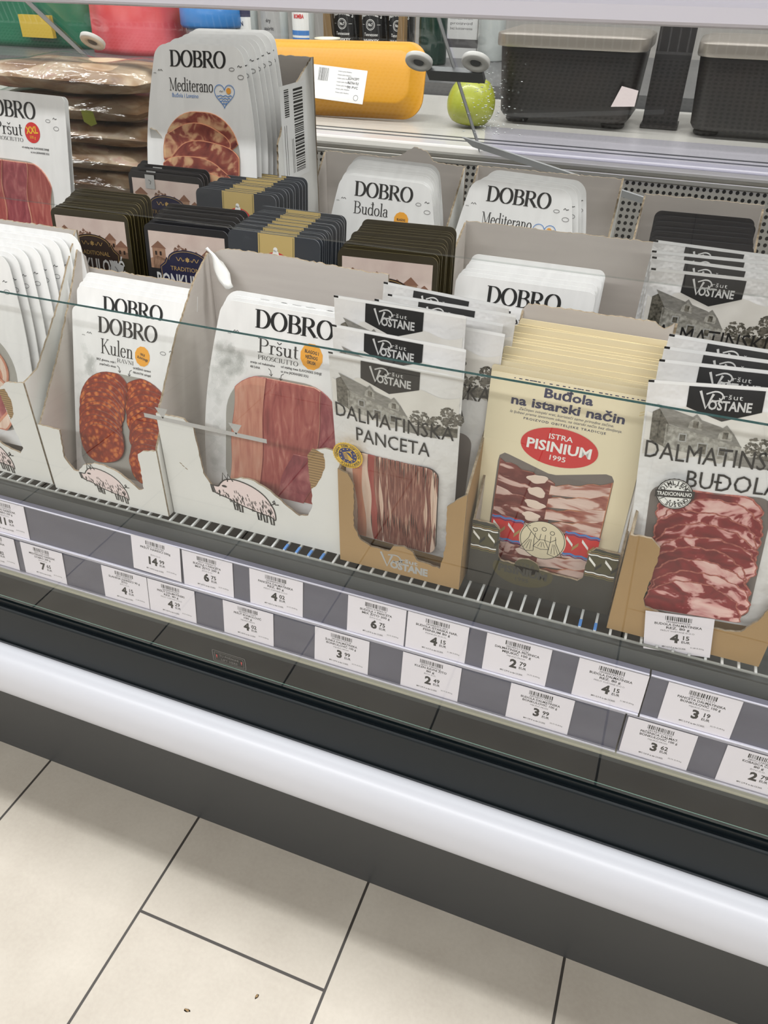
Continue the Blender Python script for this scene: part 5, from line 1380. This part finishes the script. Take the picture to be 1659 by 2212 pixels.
a.text('ISTRA', 64, 161, 5.5, 'carton_black', 3, width=22); a.text('PISINIUM', 62, 173, 9.5, 'carton_black', 3, off=0.05, width=56); a.text('1995', 62, 182, 5, 'carton_black', 3, off=0.02, width=17)
carton('black carton with folk-pattern ribbon, holding cream packs', -0.141, 0.021, 0.660, 0.808, SZ, [(0, 88), (24, 88), (31, 82), (33, 46), (36, 41), (52, 40), (56, 47), (66, 51), (76, 47), (80, 40), (122, 38), (127, 44), (128, 80), (134, 87), (159, 86)],
       [(0, 88), (70, 180), (162, 274)], [(0, 86), (70, 180), (140, 262), (162, 284)], 282, 'carton_black', 'carton_inner', art=a, back_pts=[(0, 274), (6, 282), (140, 282), (150, 276), (159, 284)])
# right kraft carton
carton('brown kraft carton of marbled neck pouches in the lower right corner', 0.022, 0.176, 0.640, 0.790, SZ, [(0, 128), (20, 129), (30, 120), (31, 100), (28, 52), (32, 42), (60, 36), (112, 36), (126, 40), (138, 62), (146, 92), (154, 98)],
       [(0, 128), (75, 190), (148, 240)], [(0, 98), (75, 190), (148, 240)], 238, 'kraft', 'kraft')
# paper tag taped on it
a = Art()
def loose_tag():
    w_, h_ = 68, 51
    price_tag(0.063, 'u', ['BUDOLA DALMATINSKA', 'REZ. 80 g'], 'PRŠUT VOŠTANE D.O.O', '3858889493256', '4', '15', 'loose price tag reading 4.15 stuck on the right kraft carton', w=66, h=53)
    o = [x for x in COL.objects if x.name.startswith('price_tag') and x['label'].startswith('loose')][0]
    o.location = (0.096, 0.6345, 0.6075); o.rotation_euler = (0.0, -0.16, 0); o['group'] = 'loose tag'
loose_tag(); del COL.objects[[x for x in COL.objects if x.name.startswith('price_tag') and x['label'].startswith('loose')][0].name]['group']
# rear cartons
carton('plain grey-inside carton behind the black folk carton', -0.258, -0.012, 0.846, 0.985, RZ, [(0, 120), (60, 80), (180, 80), (246, 120)], [(0, 120), (40, 190), (130, 234)], [(0, 120), (50, 130), (110, 190), (135, 226)], 234)
carton('white carton of neck meat packs in the middle of the rear row', -0.556, -0.322, 1.060, 1.205, RZ, [(0, 90), (234, 90)], [(0, 110), (60, 180), (140, 254)], [(0, 110), (60, 180), (140, 250)], 252, back_pts=[(0, 255), (110, 254), (128, 258), (150, 272), (170, 268), (182, 254), (234, 250)])
carton('white carton of cured mix packs in the rear row, white side showing', -0.304, -0.088, 1.066, 1.205, RZ, [(0, 90), (216, 90)], [(0, 110), (60, 180), (136, 254)], [(0, 110), (40, 160), (136, 256)], 254)
carton('small white carton of black packs at the far right rear', -0.056, 0.104, 1.030, 1.205, RZ, [(0, 90), (160, 90)], [(0, 110), (100, 200), (168, 236)], [(0, 110), (100, 190), (168, 234)], 238)
def barcode(t, W, D, pt):
    mb = MB(); x = W + 0.15
    q = lambda d0, h0, d1, h1, e: [pt(x + e, d0, h0), pt(x + e, d1, h0), pt(x + e, d1, h1), pt(x + e, d0, h1)]
    mb.add(q(22, 66, 104, 190, 0), [(0, 1, 2, 3)], 'film_white')
    h = 74; r2 = random.Random(2)
    while h < 182:
        b = r2.choice((0.9, 1.4, 2.2, 3.0)); mb.add(q(62, h, 92, h + b, 0.15), [(0, 1, 2, 3)], 'ink_black'); h += b + r2.choice((0.9, 1.4, 2.0))
    h = 150
    while h < 184:
        b = r2.choice((0.8, 1.2, 1.8)); mb.add(q(34, h, 48, h + b, 0.15), [(0, 1, 2, 3)], 'ink_black'); h += b + 1.1
    for d in (30, 36, 52, 56): mb.add(q(d, 74, d + 1.2, 140 if d < 40 else 120, 0.15), [(0, 1, 2, 3)], 'ink_grey')
    o = mb.build('barcode_label', t); o['label'] = 'white barcode label on the carton side'
carton('tall-standing white carton with a barcode side label, upper left', -0.758, -0.552, 1.030, 1.165, 0.862, [(0, 128), (10, 126), (24, 112), (30, 70), (60, 60), (206, 60)], [(0, 128), (130, 214)], [(0, 60), (8, 120), (60, 180), (130, 216)], 216, extra=barcode)
carton('plain closed white carton under the tall-standing one', -0.752, -0.556, 1.046, 1.165, RZ, [(0, 168), (196, 168)], [(0, 168), (114, 168)], [(0, 168), (114, 168)], 168)

# ------------------------------------------------------------------ flat vacuum packs stacked at the left rear
def vacuum_pack(i, x, y, z, w_, d_, h_, rz, mat, label):
    t = thing('vacuum_pack', label, 'vacuum pack', (x, y, z), (0, 0, rz), 'flat vacuum packs')
    def pillow(sx, sy, sz, mat, lip):
        mb = MB(); nu, nv = 22, 14; vs = []; fs = []
        r2 = random.Random(i * 7 + int(lip * 10))
        ph = [r2.uniform(0, 6) for _ in range(4)]
        for top in (1, 0):
            for a_ in range(nu + 1):
                for b_ in range(nv + 1):
                    u, v = a_ / nu * 2 - 1, b_ / nv * 2 - 1
                    k = (max(0, 1 - abs(u) ** (6 - 3 * lip)) * max(0, 1 - abs(v) ** (6 - 3 * lip))) ** 0.45
                    wv = 0.0022 * lip * math.sin(5 * u + ph[0]) + 0.0018 * lip * math.sin(7 * u + 3 * v + ph[1])
                    zz = sz * 0.5 + (sz * 0.5 * k * (1 if top else -1)) * (1 + 0.10 * math.sin(6 * u + ph[2]) * math.sin(4 * v + ph[3])) + wv
                    vs.append((u * sx / 2, v * sy / 2 + 0.003 * lip * math.sin(9 * u + ph[0]), zz))
        N = (nu + 1) * (nv + 1)
        for top in (0, 1):
            for a_ in range(nu):
                for b_ in range(nv):
                    q = (a_*(nv+1)+b_, (a_+1)*(nv+1)+b_, (a_+1)*(nv+1)+b_+1, a_*(nv+1)+b_+1)
                    fs.append(tuple(j + top * N for j in (q if top == 0 else q[::-1])))
        mb.add(vs, fs, mat); return mb
    o = pillow(w_ - 0.022, d_ - 0.022, h_ * 0.88, mat, 0.0).build('meat_block', t, True); o.location = (0, 0, h_ * 0.05)
    pillow(w_, d_, h_, 'vacuum_film', 1.0).build('vacuum_film', t, True)
    if i == 3:
        a = Art(); a.poly([(0, 0), (22, 2), (26, 20), (14, 24), (2, 18)], 'apple_green', 0)
        mb = MB(); a.put(mb, 26, 24, -d_ / 2 + 0.002); s_ = mb.build('green_sticker', t); s_.location = (0.07, 0, 0.0)
names = ['lowest', 'second from the bottom', 'middle one', 'second from the top', 'topmost']
z = 0.862
for i in range(5):
    h_ = (0.038, 0.040, 0.036, 0.040, 0.046)[i]
    vacuum_pack(i, -0.985 + (0.012, -0.01, 0.006, -0.004, 0.01, -0.008, 0.004, -0.005)[i], 1.170, z, 0.33 + 0.01 * (i % 3), 0.17, h_, (0.03, -0.04, 0.02, 0.05, -0.03, 0.02, -0.01, 0.02)[i], 'meat_block', 'flat vacuum pack of cured pork, ' + names[i] + ' in the left stack')
    z += h_ * 0.97
carton('low white carton under the stack of flat vacuum packs', -1.140, -0.820, 1.085, 1.290, RZ, [(0, 168), (320, 168)], [(0, 168), (200, 168)], [(0, 168), (200, 168)], 168)

# ------------------------------------------------------------------ things on the steel ledge behind the glass
LZ = 0.9216
def foam_tray():
    t = thing('foam_tray', 'yellow foam meat tray tipped on its side on the ledge, base to the front', 'foam tray', (-0.735, 1.640, LZ), (-0.36, RAD(-1.0), RAD(3)))
    def loop(w_, h_, r, y, cz): return [(u / 1000, y, cz + v / 1000) for u, v in rrect(-w_ / 2, -h_ / 2, w_ / 2, h_ / 2, r, 8)]
    mb = MB(); H = 0.142
    L = [loop(330, 92, 26, -0.034, H / 2), loop(338, 102, 30, -0.031, H / 2), loop(366, 128, 36, -0.004, H / 2), loop(382, 142, 40, -0.002, H / 2), loop(383, 142.5, 40, 0.001, H / 2), loop(372, 132, 36, 0.000, H / 2), loop(334, 98, 28, -0.028, H / 2)]
    n = len(L[0]); vs = sum(L, []); fs = [tuple(range(n))]
    for k in range(len(L) - 1): fs += [(k*n+i, (k+1)*n+i, (k+1)*n+(i+1) % n, k*n+(i+1) % n) for i in range(n)]
    fs.append(tuple(range((len(L)-1)*n, len(L)*n))[::-1])
    mb.add(vs, fs, 'foam_yellow'); o = mb.build('tray_body', t, True)
    md = o.modifiers.new('edges', 'EDGE_SPLIT'); md.split_angle = RAD(50)
    a = Art(); a.rect(0, 0, 125, 62, 'film_white', 0)
    u = 20; r2 = random.Random(4)
    while u < 42:
        b = r2.choice((.8, 1.3, 2)); a.rect(u, 4, u + b, 28, 'ink_grey', 1); u += b + 1.2
    for k in range(7): a.text('meso pile hladno', 62, 8 + k * 6.5, 2.6, 'ink_grey', 1, 'l', width=30)
    for k, s_ in enumerate(('KONCEPT', 'PILETINA FILE', '00 PVC')): a.text(s_, 98, 20 + k * 8, 4.4, 'ink_grey', 1, 'c', off=0.02, width=24)
    a.ring(108, 52, 5, 0.8, 'ink_grey', 1, 18)
    mb = MB(); a.put(mb, 125, 62, -0.0346, step=0.0002); l = mb.build('paper_label', t); l.location = (0.012, 0, 0.022); l.rotation_euler = (0, 0.08, 0)
    l['label'] = 'white printed label on the tray base'
foam_tray()
def apple():
    t = thing('apple', 'green apple on the steel ledge, right of the yellow tray', 'apple', (-0.446, 1.655, LZ), (0, 0.12, 0.4))
    pr = []
    for i in range(21):
        th = PI * i / 20
        r = 0.0475 * math.sin(th) ** 0.82 * (1 + 0.10 * math.cos(th)); zz = 0.044 - 0.047 * math.cos(th)
        if i < 4: zz += 0.006 * (1 - i / 4)
        if i > 16: zz -= 0.012 * ((i - 16) / 4) ** 1.4
        pr.append((max(r, 0.0), max(zz, 0.0) + (0.0 if i > 2 else 0.0)))
    mb = MB(); mb.lathe(pr, 'apple_green', 40); mb.build('fruit', t, True)
    mb = MB(); mb.tube([(0, 0, 0.074), (0.002, 0, 0.086), (0.006, 0.001, 0.097)], 0.0014, 'stem_brown', 7); mb.build('stem', t, True)
apple()
def canister(x0, x1, y, h, label, scrap=False, feet=True):
    w_ = x1 - x0
    t = thing('canister', label, 'canister', ((x0 + x1) / 2, y, LZ), group='black canisters on the ledge')
    def loops(spec, mat, name):
        mb = MB(); L = []
        for ww, dd, r, z_ in spec: L.append([(u, v + 0.10, z_) for u, v in rrect(-ww / 2, -dd / 2, ww / 2, dd / 2, r, 6)])
        n = len(L[0]); fs = [tuple(range(n))[::-1]]
        for k in range(len(L) - 1): fs += [(k*n+i, k*n+(i+1) % n, (k+1)*n+(i+1) % n, (k+1)*n+i) for i in range(n)]
        fs.append(tuple(range((len(L)-1)*n, len(L)*n)))
        mb.add(sum(L, []), fs, mat); o = mb.build(name, t, True)
        md = o.modifiers.new('edges', 'EDGE_SPLIT'); md.split_angle = RAD(40); return o
    loops([(w_ * .86, .17, .03, 0.012), (w_ * .90, .185, .035, 0.02), (w_ * .96, .20, .04, h - 0.02), (w_ * .96, .20, .04, h - 0.016)], 'canister_black', 'body')
    loops([(w_ * .99, .215, .035, h - 0.022), (w_, .22, .038, h - 0.018), (w_, .22, .038, h - 0.002), (w_ * .99, .215, .036, h), (w_ * .9, .19, .03, h + 0.004)], 'steel_lid', 'lid')['label'] = 'brushed steel lid'
    for sx in (-1, 1):
        mb = MB(); mb.lathe([(0.0, 0), (0.022, 0), (0.024, 0.003), (0.022, 0.0122), (0, 0.0122)], 'canister_black', 20); o = mb.build('foot', t, True); o.location = (sx * w_ * .34, 0.06, 0)
    return t
canister(-0.415, -0.125, 1.705, 0.158, 'wide black canister with brushed steel lid, right of the apple')
canister(-0.038, 0.250, 1.705, 0.156, 'wide black canister with steel lid at the right picture edge')
t = thing('dark_column', 'added dark upright stand between the two black canisters', 'column', (-0.083, 1.80, LZ))  # added, stands in for a dark band between the canisters
m = MB(); m.prism_x([(-0.02, 0.0), (0.05, 0.0), (0.05, 0.006), (-0.02, 0.006)], -0.036, 0.036, 'canister_black'); m.build('base', t)
m = MB(); m.prism_x([(0.0, 0.006), (0.018, 0.006), (0.030, 0.24), (0.012, 0.24)], -0.034, 0.034, 'canister_black'); m.build('upright_panel', t)
t = thing('paper_scrap', 'small pinkish paper scrap stuck to the first black canister', 'paper scrap', (-0.150, 1.7000, 0.966))
m = MB(); m.slab([(-0.024, 0.0, 0.0), (0.020, 0.0, 0.003), (0.022, 0.0, 0.030), (-0.010, 0.0, 0.036)][::-1], [(-0.024, 0.0004, 0.0), (0.020, 0.0004, 0.003), (0.022, 0.0004, 0.030), (-0.010, 0.0004, 0.036)][::-1], 'scrap_pink', 'scrap_pink', 'scrap_pink'); m.build('paper', t)

# ------------------------------------------------------------------ counter and goods behind
BZ = 0.945
t = thing('back_counter', 'dark shop counter behind the cooler, carrying bottles', 'counter', (-0.9, 2.45, 0))
m = MB(); m.box((-1.9, -0.40, 0.905), (1.6, 0.45, BZ), 'counter_dark'); m.build('counter_top', t)
m = MB(); m.box((-1.88, -0.36, 0.0), (1.58, 0.43, 0.9045), 'wall_brown'); m.build('counter_body', t)
def bottle(x, y, r, h, mat, label, cap, lab=None, name='bottle', cat='bottle', group=None):
    t = thing(name, label, cat, (x, y, BZ), group=group)
    mb = MB(); mb.lathe([(0, 0), (r * .95, 0), (r, 0.004), (r, h * .58), (r * .86, h * .66), (r * .40, h * .76), (r * .36, h * .95), (0, h * .95)], mat, 28); mb.build('glass_body', t, True)
    mb = MB(); mb.lathe([(0, h * .90), (r * .42, h * .90), (r * .42, h), (0, h)], cap, 20); mb.build('cap', t, True)
    if lab:
        w_, hh, art = lab
        mb = MB(); art.put(mb, w_, hh, 0.0, step=0.0004)
        mb.v = [((r + 0.0006 - y_) * math.sin(x_ / r), -(r + 0.0006 - y_) * math.cos(x_ / r), z_ + 0.012) for x_, y_, z_ in mb.v]
        mb.build('label_print', t)
    return t
def jd_label(w_, hh):
    a = Art()
    for k in range(8): a.rect(w_ * k / 8, 0, w_ * (k + 1) / 8, hh, 'ink_black', 0)
    for i, ch in enumerate("JACK DANIEL'S"):
        k = (i - 6) / 6
        a.text(ch, w_ / 2 + k * w_ * .44, 17 + 7 * k * k, 9.5, 'ink_white', 1, off=0.03, rot=k * 16, width=5.6 if ch not in " 'I" else 2.4) if ch != ' ' else None
    a.ring(w_ / 2, 40, 13, 1.4, 'ink_white', 1); a.ring(w_ / 2, 40, 10, 0.7, 'ink_white', 1); a.text('No.7', w_ / 2, 43, 7, 'ink_white', 1, off=0.03, width=14)
    a.text('Tennessee', w_ / 2, 68, 8, 'ink_white', 1, off=0.01, shear=0.2, width=w_ * .62); a.text('WHISKEY', w_ / 2, 84, 8, 'ink_white', 1, off=0.03, width=w_ * .70); a.text('70cl  40%', w_ / 2, 98, 5, 'ink_light', 1, width=w_ * .5)
    for k in (-1, 1): a.line([(w_ / 2 + k * 20, 40), (w_ / 2 + k * 30, 40)], 1.0, 'ink_white', 1)
    return (w_, hh, a)
for i, x in enumerate((-1.058, -0.968, -0.884)):
    bottle(x, 2.475, 0.039, 0.25, 'bottle_glass_black', 'square dark whisky bottle with black label, ' + ('left', 'middle', 'right')[i] + ' one in the brown carton', 'ink_black', jd_label(70, 116), 'whisky_bottle', 'bottle', 'whisky bottles in the brown carton')
t = thing('bottle_carton', 'brown open-front carton holding dark whisky bottles', 'bottle carton', (-0.972, 2.415, BZ))
m = MB(); out = [(-0.135, 0), (-0.135, 0.135), (-0.118, 0.130), (-0.110, 0.060), (-0.090, 0.036), (0.085, 0.030), (0.094, 0.052), (0.100, 0.120), (0.112, 0.135), (0.112, 0)]
m.slab([(x, 0, z_) for x, z_ in out][::-1], [(x, 0.003, z_) for x, z_ in out][::-1], 'kraft_dark', 'kraft_dark', 'kraft')
a = Art(); a.text("DANIEL'S", 100, 16, 9, 'ink_light', 1, width=40); a.put(m, 247, 34, 0)
m.build('front_wall', t)
for x in (-0.138, 0.112):
    m = MB(); m.box((x, 0.0032, 0), (x + 0.003, 0.105, 0.235), 'kraft'); m.build('side_wall', t)
m = MB(); m.box((-0.135, 0.105, 0), (0.112, 0.108, 0.235), 'kraft'); m.build('back_wall', t)
def plain_label(w_, hh, bg, lines, ink='ink_navy', bands=()):
    a = Art()
    for k in range(8): a.rect(w_ * k / 8, 0, w_ * (k + 1) / 8, hh, bg, 0)
    for v0, v1, mt in bands:
        for k in range(8): a.rect(w_ * k / 8, v0, w_ * (k + 1) / 8, v1, mt, 1)
    for s_, v, c in lines: a.text(s_, w_ / 2, v, c, ink, 2, off=0.03, width=min(w_ * .8, len(s_) * c * .62))
    return (w_, hh, a)
bottle(-1.335, 2.36, 0.036, 0.27, 'bottle_clear', 'clear gin bottle with white label and dark band, by the blue jar', 'ink_navy', plain_label(64, 120, 'ink_white', [('HOUSE', 22, 9), ('GIN', 52, 11), ('OF', 80, 7)], 'ink_navy', ((8, 30, 'ink_navy'),)))
bottle(-1.245, 2.37, 0.040, 0.27, 'bottle_clear', 'clear bottle with pale grey label, third behind the tall carton', 'ink_light', plain_label(70, 120, 'ink_light', [('dry', 40, 8), ('spirit', 60, 8)], 'ink_grey'))
bottle(-1.160, 2.39, 0.034, 0.27, 'bottle_clear', 'clear bottle with red and blue striped white label', 'ink_red', plain_label(60, 120, 'ink_white', [('BOMBA', 30, 10)], 'ink_red', ((60, 72, 'ink_blue'), (78, 84, 'ink_blue'))))
bottle(-0.770, 2.42, 0.040, 0.27, 'bottle_green', 'dark green bottle right of the brown whisky carton', 'ink_black')
bottle(-0.640, 2.58, 0.040, 0.26, 'bottle_clear', 'clear bottle behind the printed box', 'ink_light')
t = thing('printed_box', 'white printed cardboard box right of the green bottle', 'box', (-0.735, 2.60, BZ))
m = MB(); m.box((-0.055, 0, 0), (0.045, 0.08, 0.20), 'film_white')
a = Art()
for k, s_ in enumerate(('Konzervirani', 'proizvod', 'bez konzervansa')): a.text(s_, 50, 100 + k * 13, 7, 'ink_grey', 1, width=70)
a.put(m, 110, 200, 0); m.build('box_body', t)
m = MB(); a = Art(); a.rect(10, 40, 90, 60, 'ink_grey', 2); a.rect(4, 150, 106, 172, 'ink_grey', 2); a.put(m, 110, 200, 0); m.build('printed_panel', t)
t = thing('paper_cup', 'small cream paper cup in front of the brown whisky carton', 'paper cup', (-1.035, 2.28, BZ))
m = MB(); m.lathe([(0, 0), (0.024, 0), (0.034, 0.060), (0.0365, 0.061), (0.0365, 0.064), (0.033, 0.064), (0.023, 0.004), (0, 0.004)], 'cup_white', 28); m.build('cup_body', t, True)
t = thing('blue_jar', 'round blue lidded plastic jar behind the tall carton', 'jar', (-1.425, 2.32, BZ))
m = MB(); m.lathe([(0, 0), (0.070, 0), (0.075, 0.01), (0.078, 0.085), (0, 0.085)], 'bottle_clear', 32); m.build('jar_body', t, True)
m = MB(); m.lathe([(0, 0.075), (0.090, 0.075), (0.094, 0.082), (0.092, 0.130), (0.080, 0.142), (0, 0.145)], 'plastic_blue', 36); m.build('lid', t, True)
def soft_bag(name, label, cat, x0, x1, y, h, mat, seed, extra=None):
    t = thing(name, label, cat, ((x0 + x1) / 2, y, BZ))
    mb = MB(); nu, nv = 18, 14; vs = []; fs = []; r2 = random.Random(seed); p = [r2.uniform(0, 6) for _ in range(4)]
    w_ = x1 - x0
    for i in range(nv + 1):
        for j in range(nu * 2):
            th = 2 * PI * j / (nu * 2); v = i / nv
            k = 1 - 0.25 * v ** 3
            ex = math.copysign(abs(math.cos(th)) ** 0.6, math.cos(th)); ey = math.copysign(abs(math.sin(th)) ** 0.6, math.sin(th))
            vs.append((w_ / 2 * ex * (1 - 0.05 * v), 0.09 * ey * k + 0.008 * math.sin(5 * th + p[0] + 3 * v), h * v + 0.006 * math.sin(3 * th + p[1]) * v))
    n = nu * 2
    for i in range(nv):
        for j in range(n): fs.append((i*n+j, i*n+(j+1) % n, (i+1)*n+(j+1) % n, (i+1)*n+j))
    fs.append(tuple(range(n))[::-1]); fs.append(tuple(range(nv * n, nv * n + n)))
    mb.add(vs, fs, mat); mb.build('bag_body', t, True)
    if extra: extra(t)
    return t
def gtag(t):
    mb = MB(); mb.box((0.14, -0.115, 0.03), (0.26, -0.100, 0.09), 'plastic_yellow'); mb.build('yellow_patch', t)
soft_bag('green_bag', 'large dark green bag at the left end of the counter', 'bag', -2.60, -1.84, 2.36, 0.27, 'plastic_green', 1, gtag)
soft_bag('red_bag', 'red plastic bag between the green bag and the blue jar', 'bag', -1.815, -1.535, 2.30, 0.25, 'plastic_red', 2)

# ------------------------------------------------------------------ crumbs on the tiles
for i, (x, y, l) in enumerate(((-0.405, 0.322, 'small brown crumb on a beige tile, left of the cross joint end'), (-0.322, 0.373, 'tiny pale crumb lying on the dark cross joint'), (-0.385, 0.272, 'tiny brown crumb nearest the lower picture edge'))):
    t = thing('crumb', l, 'crumb', (x, y, 0.0), (0, 0, i), 'crumbs on the floor')
    m = MB(); m.add([(a_ / 1000, b_ / 1000, 0) for a_, b_ in blob(0, 0, 4.5 - i, 2.2, 10, 0.2)], [tuple(range(10))], 'kraft_dark')
    m.add([(a_ / 1400, b_ / 1400, 0.0014) for a_, b_ in blob(0, 0, 4.5 - i, 2.2, 10, 0.2)], [tuple(range(10))], 'kraft_dark'); m.build('crumb_body', t)
